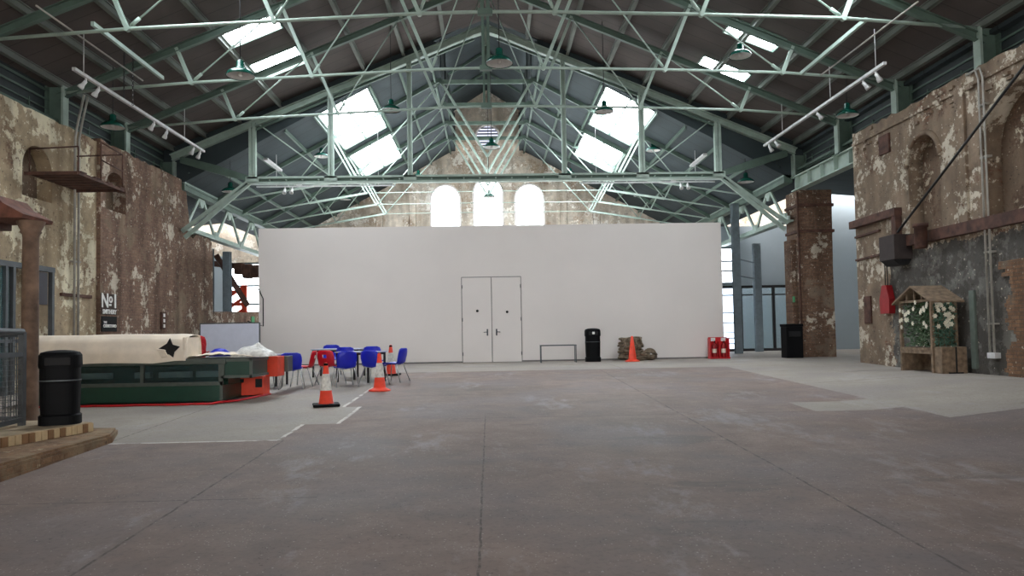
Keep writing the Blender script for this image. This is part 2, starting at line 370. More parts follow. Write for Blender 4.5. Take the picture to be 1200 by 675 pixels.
struct(plate('low_wall', oLow, [], MYZ(XL - .2), .45, M_wlb))
oR = [(-8, -.9), (20.85, -.3), (20.85, 6.56)] + jag(20.85, -8, 6.5, .045)[1:]
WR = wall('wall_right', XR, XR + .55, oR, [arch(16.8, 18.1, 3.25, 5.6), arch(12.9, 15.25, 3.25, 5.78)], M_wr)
# moulding round the right niches and shallow pilaster strips
for (y0, y1, zt) in ((16.8, 18.1, 5.6), (12.9, 15.25, 5.78)):
    c, r = (y0 + y1) / 2, (y1 - y0) / 2 + .05
    pts = [(XR - .01, c + r * math.cos(math.pi * k / 16), zt - r + .05 + r * math.sin(math.pi * k / 16)) for k in range(17)]
    m = MB(); m.tube(pts, .07, 6); m.build('niche_moulding', M_wr, WR)
for i, (y, w, z0, z1) in enumerate(((15.95, .16, 3.2, 6.3), (12.4, .3, 3.2, 6.3))):
    m = MB(); m.box(XR - .07, XR + .02, y - w, y + w, z0, z1, .015); m.build('pilaster', M_wr, WR)
m = MB(); m.box(XR - .06, XR + .02, 11.0, 20.8, 6.16, 6.24, .01); m.build('string_course', M_wr, WR)
for i in range(26):   # loose and missing bricks near the ragged top of the walls
    y = random.uniform(12.5, 20.6); z = random.choice((5.9, 6.0, 6.1, 6.3, 6.38)); m = MB()
    m.box(XR - .03 - random.random() * .05, XR + .03, y, y + random.uniform(.1, .22), z, z + .07); m.build('loose_brick', M_wr, WR)
# near end of the hall behind the viewer: wall with a wide doorway
struct(plate('wall_front', [(-11.2, -1), (11.2, -1), (11.2, 7.5), (0, 12), (-11.2, 7.5)], [[(-8, -.9), (8, -.9), (8, 5.0), (-8, 5.0)]], MXZ(-7.9), .3, M_pil))

# gable wall at the far end with three arched windows and the round louvred one
gab_out = [(-19, -.2), (19, -.2), (19, 9.4), (5.2, 9.4), (1.85, 11.1), (1.85, 13.3), (0, 14.45), (-1.85, 13.3), (-1.85, 11.1), (-5.2, 9.4), (-19, 9.4)]
gh = [arch(-3.13, -1.51, 4.4, 9.13), arch(-.81, .81, 4.4, 9.5), arch(1.45, 3.05, 4.4, 9.13), circ(.02, 11.8, .62),
      [(-13.9, 1.0), (-10.0, 1.0), (-10.0, 5.0), (-13.9, 5.0)], [(-17.8, 3.6), (-15.2, 3.6), (-15.2, 5.6), (-17.8, 5.6)]]
WB = struct(plate('wall_back', gab_out, gh, MXZ(40.5), .5, M_gab))
for x in (-4.1, -5.9, -7.7, 4.1, 5.9, 7.7):
    m = MB(); m.box(x - .18, x + .18, 40.12, 40.3, 3, 10.8 - abs(x) * .54, .02); m.build('pilaster', M_gab, WB)
for x in (-5, -6.8, 5, 6.8):
    m = MB(); m.box(x - .7, x + .7, 40.2, 40.3, 5.0, 7.6 if abs(x) > 6 else 8.3, .02); m.build('blocked_opening', M_gab, WB)
for i, (x0, x1, zt) in enumerate(((-3.13, -1.51, 9.13), (-.81, .81, 9.5), (1.45, 3.05, 9.13))):
    w = MB(); c, r = (x0 + x1) / 2, (x1 - x0) / 2
    pts = [(x0, 40.28, 4.4)] + [(c - r * math.cos(math.pi * k / 16), 40.28, zt - r + r * math.sin(math.pi * k / 16)) for k in range(17)] + [(x1, 40.28, 4.4)]
    w.tube(pts, .06, 6); o = struct(w.build('window_%d' % (i + 1), M_white))
    plate('pane', arch(x0, x1, 4.4, zt), [], MXZ(40.5), .03, M_win, o)
    g = MB()
    for z in (5.6, 6.8, 8.0): g.bar((x0, 40.42, z), (x1, 40.42, z), .03)
    g.bar((c, 40.42, 4.4), (c, 40.42, zt), .03); g.build('glazing_bar', M_white, o)
w = MB(); w.tube([(.02 + .64 * math.cos(2 * math.pi * k / 32), 40.25, 11.8 + .64 * math.sin(2 * math.pi * k / 32)) for k in range(32)], .07, 6, True)
o = struct(w.build('window_4', M_white)); plate('pane', circ(.02, 11.8, .62), [], MXZ(40.55), .03, M_dim, o)
g = MB()
for k in range(7):
    z = 11.8 - .48 + .16 * k; h = math.sqrt(max(0, .6 ** 2 - (z - 11.8) ** 2)); g.bar((.02 - h, 40.38, z), (.02 + h, 40.38, z), .12, .05)
g.build('louvre', M_louvre, o)
for i, (x0, x1, z0, z1) in enumerate(((-13.9, -10.0, 1.0, 5.0), (-17.8, -15.2, 3.6, 5.6))):
    w = MB()
    for a, b in (((x0, z0), (x1, z0)), ((x1, z0), (x1, z1)), ((x1, z1), (x0, z1)), ((x0, z1), (x0, z0)), ((x0, (z0 * .55 + z1 * .45)), (x1, (z0 * .55 + z1 * .45))), ((x0, (z0 * .3 + z1 * .7)), (x1, (z0 * .3 + z1 * .7)))):
        w.bar((a[0], 40.3, a[1]), (b[0], 40.3, b[1]), .1)
    o = struct(w.build('window_%d' % (5 + i), M_bluegrey)); plate('pane', [(x0, z0), (x1, z0), (x1, z1), (x0, z1)], [], MXZ(40.5), .03, M_win, o)

# side aisle beyond the pillar: drywall screen with glazed doors, and outer walls of both aisles
scr = [(9.4, -.1), (19, -.1), (19, 7.8), (14.6, 7.8), (14.6, 5.7), (9.4, 5.7)]
WS = struct(plate('wall_screen', scr, [[(9.9, 0), (14.4, 0), (14.4, 2.95), (9.9, 2.95)], [(9.9, 3.1), (11.1, 3.1), (11.1, 4.7), (9.9, 4.7)]], MXZ(33.55), .2, M_drywall))
w = MB()
for x in (9.9, 11.15, 11.4, 12.9, 14.4): w.bar((x, 33.4, 0), (x, 33.4, 2.95), .12, .1)
w.bar((9.9, 33.4, 2.92), (14.4, 33.4, 2.92), .12); w.bar((9.9, 33.4, .06), (14.4, 33.4, .06), .12); w.bar((9.9, 33.4, 2.55), (14.4, 33.4, 2.55), .06)
o = struct(w.build('door_2', M_black_m))
plate('pane', [(9.95, .1), (11.1, .1), (11.1, 2.9), (9.95, 2.9)], [], MXZ(33.45), .02, M_out, o)
plate('pane', [(11.45, .1), (14.35, .1), (14.35, 2.9), (11.45, 2.9)], [], MXZ(33.45), .02, M_glass, o)
g = MB()
for z in (.35, .6, .85, 1.3, 1.75): g.bar((9.95, 33.4, z), (11.1, 33.4, z), .05)
g.build('crash_rail', M_bluegrey, o)
w = MB()
for x in (9.9, 11.1): w.bar((x, 33.4, 3.1), (x, 33.4, 4.7), .1)
for z in (3.1, 3.65, 4.1, 4.7): w.bar((9.9, 33.4, z), (11.1, 33.4, z), .08)
o = struct(w.build('window_7', M_bluegrey)); plate('pane', [(9.9, 3.1), (11.1, 3.1), (11.1, 4.7), (9.9, 4.7)], [], MXZ(33.5), .02, M_win, o)
struct(plate('wall_lobby', [(9.5, 0), (19, 0), (19, 3.4), (9.5, 3.4)], [], MXZ(36.0), .15, M_drywall))
struct(plate('wall_outer_right', [(-8, -.2), (40.3, -.2), (40.3, 6.6), (-8, 6.6)], [], MYZ(19.0), .3, M_drywall))
struct(plate('wall_outer_left', [(-8, -.2), (40.3, -.2), (40.3, 6.6), (-8, 6.6)], [], MYZ(-18.3), .3, M_drywall))
m = MB(); m.prism([(10.95, 7.3), (19.2, 6.6), (19.2, 6.7), (10.95, 7.4)], 'Y', -8, 32.4); struct(m.build('ceiling_aisle_right', M_roofr))  # opaque roof added to dim the aisle, stopped short to light the screen
m = MB(); m.prism([(-11.1, 7.3), (-18.5, 6.6), (-18.5, 6.7), (-11.1, 7.4)], 'Y', -8, 39.2); struct(m.build('ceiling_aisle_left', M_roofr))  # added to keep sky glare off the left annex, gap left at far end
m = MB(); m.box(-18, -13.95, 40.15, 40.25, 0, 5.4); m.build('cladding', M_drywall, WB)
m = MB(); m.box(13.9, 14.6, 33.2, 33.45, 3.55, 3.85); m.build('ledge', M_black_m, WS)

# brick pillar
outp = [(10.72, -.05), (11.88, -.05), (11.86, 3.0), (11.9, 5.78), (10.72, 5.78), (10.70, 3.0)]
PIL = struct(plate('brick_pillar', outp, [], MXZ(25.75), 1.05, M_pil))
m = MB()
m.box(10.66, 11.94, 25.17, 26.3, 4.3, 4.4, .01); m.box(10.66, 11.94, 25.17, 26.3, 5.2, 5.3, .01); m.build('iron_band', M_rust, PIL)
m = MB(); m.box(10.52, 10.72, 25.5, 26.1, 0, 4.1, .03); m.build('pier_offset', M_pil, PIL)
m = MB(); m.tube([(10.66, 25.14, .1), (10.66, 25.14, 5.7)], .035, 6); m.build('downpipe', M_rust, PIL)
m = MB(); m.box(10.5, 10.56, 25.36, 25.44, 1.9, 2.1); m.build('exit_sign', M_yellow, PIL)

# ------------------------------------------------------------------ roofs
def slope_plate(name, side, x0, x1, y0, y1, z0, sl, holes, mat, th=.08):
    """roof slope z = z0 - sl*|x| between |x|=x0..x1"""
    k = math.sqrt(1 + sl * sl)
    M = Matrix(((side / k, 0, side * sl / k, 0), (0, 1, 0, 0), (-sl / k, 0, 1 / k, z0), (0, 0, 0, 1)))
    f = lambda a: a * k
    outer = [(f(x0), y0), (f(x1), y0), (f(x1), y1), (f(x0), y1)]
    hs = [[(f(a), c), (f(b), c), (f(b), d), (f(a), d)] for a, b, c, d in holes]
    return plate(name, outer, hs, M @ Matrix.Translation((0, 0, th / 2)), th, mat), M, k
SKF = {-1: [(5.0, 7.08, 13.6, 16.9), (5.68, 7.08, 19.72, 20.72), (5.68, 7.08, 22.05, 23.4)], 1: [(5.96, 8.04, 13.6, 16.9), (6.64, 8.04, 19.3, 20.25), (6.62, 8.06, 22.0, 22.95)]}  # first skylight each side: added out of view, oversized to brighten the mid hall
SKR = {-1: [(4.2, 5.98, 26.0, 31.0), (4.2, 5.98, 31.85, 36.3)], 1: [(4.26, 6.02, 25.95, 30.7), (4.26, 6.0, 31.55, 36.0)]}
nwin = 8
for side in (-1, 1):
    for nm, x0, x1, y0, y1, z0, sl, holes, mat, purl, pw in (
            ('ceiling', 0, 11.3, -8, 25.7, 12.05, .413, SKF[side], M_rooff, (1.45, 2.85, 4.2, 5.5, 7.1, 8.45, 9.65, 10.75), .16),
            ('ceiling_rear', 1.75, 11.3, 25.7, 40.3, 12.02, .54, SKR[side], M_roofr, (2.0, 3.05, 4.08, 6.02, 7.0, 8.2, 9.4, 10.4), .1)):
        c, M, k = slope_plate(nm, side, x0, x1, y0, y1, z0, sl, holes, mat); struct(c)
        for q in purl:
            m = MB(); ya, yb = (-7.8, 25.55) if nm == 'ceiling' else (25.75, 40.25)
            dz = .10 if nm == 'ceiling' else .07; zz = z0 - sl * q - dz
            m.ibeam((side * q, ya, zz), (side * q, yb, zz), pw * .7, pw, .02); m.build('purlin', M_green_p if nm == 'ceiling' else M_green_d, c)
        for a, b, cc, d in holes:
            w = MB(); za, zb = z0 - sl * a, z0 - sl * b
            for p, q in (((a, cc, za), (b, cc, zb)), ((b, cc, zb), (b, d, zb)), ((b, d, zb), (a, d, za)), ((a, d, za), (a, cc, za))):
                w.bar((side * p[0], p[1], p[2] + .03), (side * q[0], q[1], q[2] + .03), .05, .1)
            mid = (a + b) / 2
            if d - cc > 3: w.bar((side * mid, cc, z0 - sl * mid + .03), (side * mid, d, z0 - sl * mid + .03), .05, .08)
            o = struct(w.build('window_%d' % nwin, M_green_d)); nwin += 1
            p, _, _ = slope_plate('pane', side, a, b, cc, d, z0 + .07, sl, [], M_sky, .02); p.parent = o
    # gable infill where the boarded roof stops above the sheet roof
    m = MB(); m.prism([(side * 0, 12.1), (side * 1.8, 11.25), (side * 1.8, 11.0), (side * 11.3, 5.9), (side * 11.3, 7.42)], 'Y', 25.6, 25.72)
    struct(m.build('trim_%d' % (1 if side < 0 else 2), M_roofr))
    # lantern (raised ridge) over the rear bays
    m = MB(); m.box(min(side * 1.78, side * 1.86), max(side * 1.78, side * 1.86), 25.7, 40.3, 11.42, 13.05)
    for k_ in range(6): m.box(min(side * 1.74, side * 1.9), max(side * 1.74, side * 1.9), 25.7 + k_ * 2.9, 25.8 + k_ * 2.9, 11.0, 13.1)
    m.box(min(side * 1.76, side * 1.9), max(side * 1.76, side * 1.9), 25.7, 40.3, 10.98, 11.12)
    struct(m.build('wall_lantern_%s' % ('left' if side < 0 else 'right'), M_roofr))
    slope = slope_plate('ceiling_lantern', side, 0, 2.3, 25.7, 40.4, 14.35, .64, [], M_roofr)[0]; struct(slope)
    m = MB()
struct(plate('wall_lantern_front', [(-1.85, 11.6), (0, 12.05), (1.85, 11.6), (1.85, 13.2), (0, 14.4), (-1.85, 13.2)], [], MXZ(25.68), .08, M_roofr))

# clerestory band between wall head and eaves
for side, nm in ((-1, 'left'), (1, 'right')):
    x = side * 11.12; m = MB(); m.box(min(x, x + side * .06), max(x, x + side * .06), -8, 25.6, 6.2, 7.6); o = struct(m.build('wall_clerestory_' + nm, M_louvre))
    for z, w, h, dx in ((6.56, .06, .08, .25), (6.58, .05, .07, .03), (6.86, .03, .03, .03), (7.1, .03, .05, .03), (7.34, .03, .06, .03)):
        m = MB(); xx = side * (11.12 - dx); m.bar((xx, -8, z), (xx, 25.5, z), w, h); m.build('rail', M_green_d, o)
    for k_ in range(24):
        y = -6 + 1.34 * k_; m = MB(); xx = side * 11.09; m.bar((xx, y, 6.55), (xx, y, 6.95), .03); m.build('mullion', M_green_d, o)

# ------------------------------------------------------------------ roof trusses
def zr(x): return 11.7 - .413 * abs(x)
def front_truss(Y, label):
    t = thing('roof_truss', label, 'roof truss', (0, Y, 0), 0, 'pale green trusses under the boarded roof')
    for s in (-1, 1):
        m = MB(); m.ibeam((0, 0, 11.68), (s * 10.85, 0, 11.68 - .413 * 10.85), .13, .16, .022); m.build('rafter', M_green_d, t)
    ch = [(-10.7, 7.3), (-7.53, 7.54), (-4.47, 7.69), (-1.40, 7.84), (0, 7.87), (1.49, 7.86), (4.66, 7.79), (7.76, 7.69), (10.8, 7.45)]
    m = MB(); m.tube([(x, 0, z) for x, z in ch], .04, 8); m.build('tie_beam', M_green, t)
    nodes = [ch[1], ch[2], ch[3], ch[5], ch[6], ch[7]]
    for x, z in nodes:
        s = 1 if x > 0 else -1; h = (zr(x) - z) / 1.17; top = (x + s * .413 * h, zr(x + s * .413 * h))
        m = MB(); m.ibeam((x, 0, z), (top[0], 0, top[1]), .08, .09, .018, (0, 1, 0)); m.build('strut', M_green, t)
        m = MB(); m.lathe([(.0, -.05), (.06, -.05), (.06, .05), (0, .05)], 10, smooth=False); o = m.build('gusset', M_green, t); o.location = (x, 0, z); o.rotation_euler = (R(90), 0, 0)
    for i, (x, z) in enumerate(nodes):
        s = 1 if x > 0 else -1
        if i in (0, 1): x2, z2 = nodes[i + 1]
        elif i in (5, 4): x2, z2 = nodes[i - 1]
        else: x2 = None
        if x2 is None: top = (0, 11.6)
        else:
            h = (zr(x2) - z2) / 1.17; top = (x2 + s * .413 * h, zr(x2 + s * .413 * h))
        d = Vector((top[0] - x, 0, top[1] - z)).normalized()
        m = MB(); m.tube([(x, 0, z), (top[0], 0, top[1])], .02, 6); m.tube([Vector((x, 0, z)) + d * .1, Vector((x, 0, z)) + d * .35], .04, 6); m.build('tie_rod', M_green, t)
    m = MB()
    for dx in (-.07, .07): m.bar((dx, 0, 7.87), (dx, 0, 11.6), .07, .05)
    m.box(-.16, .16, -.06, .06, 7.8, 7.93); m.build('king_post', M_green_d, t)
    return t
T0 = front_truss(15.6, 'pale green roof truss nearest the viewer, crossing just under the top of the view')
for Y, lab in ((18.95, 'pale green roof truss second from the viewer, with a green lamp hung at its middle'), (22.2, 'pale green roof truss third from the viewer, the one just before the riveted portal girder')):
    dup(T0, (0, Y, 0), 0, lab)
# portal frame with posts over the white box
t = thing('portal_truss', 'grey green portal truss with six posts on a heavy horizontal girder before the white box', 'roof truss', (0, 25.5, 0))
for s in (-1, 1):
    m = MB(); m.ibeam((0, 0, 11.66), (s * 10.8, 0, 11.66 - .413 * 10.8), .2, .2, .03); m.build('rafter', M_green, t)
    m = MB(); m.bar((s * .4, 0, 11.25), (s * 8.0, 0, 8.12), .08, .06); m.build('lower_rafter', M_green_d, t)
    for x, w in ((2.67, .17), (5.38, .2), (8.05, .24)):
        m = MB(); xx = s * x
        m.bar((xx - w * .28, 0, 6.42), (xx - w * .28, 0, zr(x)), w * .4, .16, (0, 1, 0)); m.bar((xx + w * .28, 0, 6.42), (xx + w * .28, 0, zr(x)), w * .4, .16, (0, 1, 0)); m.box(xx - w * .3, xx + w * .3, -.02, .02, 6.42, zr(x))
        m.build('post', M_green, t)
        g = MB(); g.box(xx - .22, xx + .22, -.12, .12, 6.28, 6.5, .01); g.build('gusset', M_green, t)
    m = MB(); m.bar((s * 5.4, 0, 6.5), (s * 8.0, 0, 8.45), .035, .04); m.build('diagonal', M_green, t)
    for dz, dx in ((0, 0), (.22, .16)):
        m = MB(); m.bar((s * (8.05 + dx), 0, 6.38 - dz * .2), (s * (10.35 + dx * .6), 0, 4.45 + dz), .13, .1, (0, 1, 0)); m.build('knee_brace', M_green, t)
    m = MB(); m.prism([(s * 8.05, 6.32), (s * 8.05, 6.5), (s * 9.3, 6.93), (s * 10.5, 7.25), (s * 10.5, 7.02), (s * 9.3, 6.64)], 'Y', -.05, .05); m.build('haunch', M_green_d, t)
for z, h in ((6.46, .07), (6.28, .07)):
    m = MB(); m.bar((-8.2, 0, z), (8.2, 0, z), .24, h); m.build('girder_flange', M_green, t)
m = MB(); m.box(-8.2, 8.2, -.03, .03, 6.28, 6.46); m.build('girder_web', M_green_d, t)
for k_ in range(30):
    m = MB(); xx = -8 + k_ * .552; m.lathe([(0, -.125), (.028, -.125), (.028, .125), (0, .125)], 6, smooth=False); o = m.build('rivet', M_green, t); o.location = (xx, 0, 6.37); o.rotation_euler = (R(90), 0, 0)
m = MB(); m.prism([(-.45, 11.35), (-.25, 11.62), (.25, 11.62), (.45, 11.35), (.12, 11.45), (.1, 11.0), (-.1, 11.0), (-.12, 11.45)], 'Y', -.14, .14); m.build('apex_plate', M_green, t)
m = MB(); m.bar((0, 0, 10.2), (0, 0, 11.4), .14, .1); m.build('king_post', M_green_d, t)

def zq(x): return 11.92 - .54 * abs(x)
def rear_truss(Y, label):
    t = thing('rear_roof_truss', label, 'roof truss', (0, Y, 0), 0, 'light rod trusses under the sheet roof')
    for s in (-1, 1):
        m = MB(); m.bar((s * 1.79, 0, zq(1.79)), (s * 10.8, 0, zq(10.8)), .09, .14); m.build('rafter', M_green_d, t)
        m = MB(); m.bar((s * 1.79, 0, 10.9), (0, 0, 7.9), .09, .06, (0, 1, 0)); m.build('hanger', M_green, t)
        I, O = (5.14, 7.08), (7.6, 6.68)
        m = MB(); m.bar((s * I[0], 0, I[1]), (s * O[0], 0, O[1]), .08, .08); m.bar((s * O[0], 0, O[1]), (s * 10.5, 0, 6.2), .05); m.build('tie_beam', M_green, t)
        for (x, z), w in ((I, .06), (O, .05)):
            h = (zq(x) - z) / 1.29
            for q in ((-.07, .07) if w > .055 else (0,)):
                m = MB(); m.bar((s * (x + q), 0, z), (s * (x + q + .54 * h), 0, zq(x) - .29 * h + q * -.4), w, w, (0, 1, 0)); m.build('strut', M_green, t)
        m = MB(); m.tube([(s * I[0], 0, I[1]), (s * 1.79, 0, 10.85)], .026, 6); m.build('tie_rod', M_green, t)
        h = (zq(5.14) - 7.08) / 1.29
        m = MB(); m.tube([(s * O[0], 0, O[1]), (s * (5.14 + .54 * h), 0, zq(5.14 + .54 * h))], .02, 6); m.build('tie_rod', M_green, t)
        m = MB(); m.bar((s * 1.79, 0, 10.8), (s * 1.79, 0, 13.15), .1, .1); m.bar((s * 1.79, 0, 13.15), (0, 0, 14.25), .08, .1); m.build('lantern_post', M_green_d, t)
    m = MB(); m.tube([(-5.14, 0, 7.08), (0, 0, 7.1), (5.14, 0, 7.08)], .016, 6); m.tube([(0, 0, 7.1), (0, 0, 7.9)], .014, 6); m.build('horizontal_rod', M_green, t)
    m = MB(); m.bar((-1.79, 0, 10.85), (1.79, 0, 10.85), .08, .16); m.build('lantern_tie', M_green_d, t)
    return t
T5 = rear_truss(28.7, 'light green rod truss directly behind the riveted portal girder, carrying the lantern')
for Y, lab in ((31.6, 'light green rod truss second behind the portal girder under the sheet roof'), (34.4, 'light green rod truss third behind the portal girder, over the far skylights'), (37.1, 'light green rod truss closest to the arched gable windows')):
    dup(T5, (0, Y, 0), 0, lab)

# stub columns carrying trusses on the wall heads
pos = [(s, Y) for s in (-1, 1) for Y in (12.25, 15.6, 18.95, 22.2, 25.5)]
ordn = {12.25: 'closest to the viewer', 15.6: 'under the first truss', 18.95: 'under the second truss', 22.2: 'under the third truss', 25.5: 'under the portal truss'}
c0 = None
for s, Y in pos:
    lab = 'green steel stub column on the %s wall head, %s' % ('right' if s > 0 else 'left', ordn[Y])
    if c0 is None:
        c0 = thing('stub_column', lab, 'steel column', (s * 10.65, Y, 6.3), 0, 'stub columns on the wall heads')
        m = MB(); m.box(-.03, .03, -.12, .12, 0, 1.16, .005); m.build('flange', M_green, c0)
        m = MB(); m.box(-.38, -.03, -.02, .02, 0, 1.14); m.build('web', M_green_d, c0)
        m = MB(); m.box(-.42, -.38, -.15, .15, 0, 1.14, .005); m.build('back_flange', M_green_d, c0)
        m = MB(); m.box(-.45, .08, -.22, .22, -.04, 0.0, .005); m.build('base_plate', M_green_d, c0)
    else:
        q = dup(c0, (s * 10.7, Y, 6.3), math.pi if s > 0 else 0, lab)
        if Y == 25.5: q.scale = (1, 1, .66)

# longitudinal lattice girders along the rear eaves and the plate girder over the side opening
for s, lab in ((-1, 'pale green lattice girder under the rear eaves above the low broken wall'), (1, 'pale green lattice girder under the rear eaves beside the brick pillar')):
    X = s * 10.55; t = thing('lattice_girder', lab, 'girder', (X, 25.6, 4.75), 0, 'lattice girders under the rear eaves')
    m = MB(); m.box(-.15, .15, 0, 14.6, 1.36, 1.6); m.build('top_chord', M_green_d, t)
    m = MB(); m.box(-.17, .17, 0, 14.6, 1.6, 1.64); m.tube([(-s * .3, 0, 1.95), (-s * .3, 14.6, 1.95)], .04, 6); m.build('top_rail', M_green, t)
    m = MB(); m.box(-.15, .15, 0, 14.6, 0, .06); m.box(-.03, .03, 0, 14.6, .06, .2); m.build('bottom_chord', M_green, t)
    for k_ in range(5):
        y = .45 + k_ * 2.9
        m = MB(); m.bar((0, y, .12), (0, y + 1.3, 1.45), .12, .06, (1, 0, 0)); m.build('brace', M_green, t)
        m = MB(); m.bar((0, y + 2.75, .12), (0, y + 1.5, 1.45), .12, .06, (1, 0, 0)); m.build('brace', M_green, t)
        m = MB(); m.prism([(y - .25, .05), (y + .25, .05), (y + .15, .35), (y - .15, .35)], 'X', -.04, .04); m.build('gusset', M_green, t)
        m = MB(); m.prism([(y + 1.1, 1.42), (y + 1.7, 1.42), (y + 1.5, 1.05), (y + 1.3, 1.05)], 'X', -.04, .04); m.build('gusset', M_green, t)
m = MB(); m.ibeam((10.8, 20.9, 6.03), (10.8, 25.6, 6.03), .3, .46, .04); o = m.build('plate_girder', M_green); tag(o, 'short solid green girder spanning between the plastered right wall and the brick pillar', 'girder')
for k_ in range(5):
    m = MB(); m.box(10.65, 10.95, 21.4 + k_ * .95, 21.43 + k_ * .95, 5.82, 6.24); m.build('stiffener', M_green, o)

# ------------------------------------------------------------------ pendant lamps
def lamp(loc, ztop, label, first=None):
    x, y, z = loc
    t = thing('pendant_lamp', label, 'pendant lamp', loc, 0, 'green enamel pendant lamps')
    if first is None:
        m = MB(); m.lathe([(.295, 0), (.30, .02), (.27, .07), (.2, .13), (.12, .165), (.085, .2), (.08, .32), (.05, .35), (0.001, .36)], 28); m.build('lamp_shade', M_lamp, t)
        m = MB(); m.lathe([(.285, .012), (.25, .05), (.15, .08), (.001, .09)], 28); m.build('reflector', M_lampin, t)
        m = MB(); m.lathe([(0.001, -.01), (.04, .0), (.055, .05), (.03, .1)], 12); m.build('bulb', M_lampin, t)
    else:
        for ch in first.children:
            if not ch.name.startswith('cord'): c = ch.copy(); COL.objects.link(c); c.parent = t
    m = MB(); m.tube([(0, 0, .35), (0, 0, ztop - z)], .012, 5); m.build('cord', M_black_m, t)
    return t
def lat(px, py, Y):   # centre of a shade opening seen at px,py standing in truss plane Y
    v = fwd + rr * (px - 600) / FPX - uu * (py - 355.5) / FPX; k = Y / v.y
    return (round(v.x * k, 2), Y, round(1 + v.z * k, 2))
L = [((-5.26, 15.85, 6.6), 'big green lamp under the first truss, hung on the left half of the hall'),
     ((.29, 15.85, 6.83), 'big green lamp on the centre line under the first truss'),
     ((6.72, 19.15, 8.2), 'green lamp hung beside the right front skylight'),
     ((9.53, 19.15, 6.58), 'green lamp hanging close to the track light and the right wall head'),
     ((-9.6, 19.15, 6.45), 'green lamp hanging close to the left wall head beside a column'),
     ((-2.9, 22.4, 7.82), 'green lamp hung under the third truss, left of the centre line'),
     ((3.6, 22.4, 7.72), 'green lamp hung under the third truss, in front of the right big skylight'),
     ((.15, 25.9, 7.53), 'green lamp in front of the round louvred window'),
     ((-8.95, 25.9, 6.07), 'green lamp above the left knee brace of the portal truss'),
     ((9.15, 25.9, 6.2), 'green lamp above the right knee brace of the portal truss'),
     ((-6.46, 28.9, 8.0), 'small green lamp left of the left big skylight'),
     ((6.55, 28.9, 8.1), 'small green lamp at the outer edge of the right big skylight'),
     ((-3.5, 37.3, 8.95), 'small green lamp at the girder, above and left of the arched windows'),
     ((4.2, 37.3, 8.97), 'small green lamp at the girder, above and right of the arched windows'),
     ((.05, 37.3, 7.9), 'small lamp silhouetted against the middle arched window'),
     ((-7.18, 37.3, 7.85), 'small green lamp low over the left end of the gable brickwork'),
     ((7.68, 37.3, 7.85), 'small green lamp low over the right end of the gable brickwork')]
l0 = None
for (x, y, z), lab in L:
    zt = (12.04 - .413 * abs(x)) if y < 25.5 else (12.0 - .54 * abs(x) if abs(x) > 1.8 else 14.3)
    q = lamp((x, y, z), zt, lab, l0); l0 = l0 or q

# ------------------------------------------------------------------ track lights
def spot(parent_loc, rx, rz, label, first=[None]):
    if first[0] is None:
        t = thing('spot_lamp', label, 'spotlight', parent_loc, rz, 'white spotlights on the lighting tracks')
        m = MB(); m.bar((0, 0, 0), (0, 0, -.14), .05, .04); m.build('bracket', M_track, t)
        m = MB(); m.lathe([(.001, .0), (.05, .0), (.055, -.12), (.085, -.2), (.085, -.26), (.07, -.26), (.05, -.2), (.001, -.19)], 14); o = m.build('head', M_track, t)
        o.location = (0, 0, -.1); o.rotation_euler = (rx, 0, 0); t.scale = (.8, .8, .8); first[0] = t; return t
    t = dup(first[0], parent_loc, rz, label)
    return t
for s, ys_, nm in ((-1, (16.8, 17.35, 20.2, 21.0, 22.9, 23.4), 'left'), (1, (16.7, 17.3, 19.8, 22.8, 23.3), 'right')):
    t = thing('lighting_track', 'long white lighting track hung along the %s side of the hall' % nm, 'lighting track', (s * 9.02, 16.3, 6.95))
    m = MB(); m.box(-.04, .04, 0, 7.4, -.03, .04, .005); m.build('rail', M_track, t)
    for y in (.4, 2.7, 5.9):
        m = MB(); m.tube([(0, y, .04), (0, y, .95)], .012, 5); m.build('hanger', M_track, t)
    for i, y in enumerate(ys_): spot((s * 9.02, y, 6.93), R(38), R(90) * (1 if s < 0 else -1) + R(random.uniform(-35, 35)), 'white spotlight %s on the %s lighting track' % (('nearest the viewer', 'second from the viewer', 'third from the viewer', 'fourth from the viewer', 'fifth from the viewer', 'furthest away')[i], nm))
for s, nm in ((-1, 'left'), (1, 'right')):
    t = thing('lighting_rail', 'thin pale crosswise lighting rail just behind the %s end of the portal girder' % nm, 'lighting track', (s * 3.3, 26.4, 6.35))
    m = MB(); m.bar((0, 0, 0), (s * 4.9, 0, 0), .05); m.build('rail', M_track, t)
    for x in (.6, 4.2):
        m = MB(); m.tube([(s * x, 0, 0), (s * x, 0, 2.4 - .3 * x)], .01, 5); m.build('hanger', M_track, t)
    for i, x in enumerate((6.95, 7.2)): spot((s * x, 26.4, 6.33), 0, R(180), 'small white spotlight on the %s crosswise rail, the %s one' % (nm, ('inner', 'outer')[i]))
    m = MB(); m.bar((s * 8.25, 15.6, 7.66), (s * 8.25, 18.95, 7.66), .07, .09)
    tag(m.build('spacer_bar', M_green), 'pale green bar linking the first and second trusses on the %s side' % nm, 'steel bar')
    m = MB(); m.tube([(s * 8.75, 14.5, 7.55), (s * 8.75, 18.95, 7.6)], .02, 6)
    tag(m.build('conduit', M_pipe), 'thin grey conduit running between the first two trusses on the %s side' % nm, 'pipe')
    for i, y in enumerate((26.8, 30.2)):
        m = MB(); m.box(s * 8.0 - .08, s * 8.0 + .08, y, y + 1.9, zq(8.0) - .2, zq(8.0) - .12, .01)
        tag(m.build('strip_light', M_track), 'unlit strip light under the %s slope of the sheet roof, the %s one' % (nm, ('front', 'rear')[i]), 'strip light')

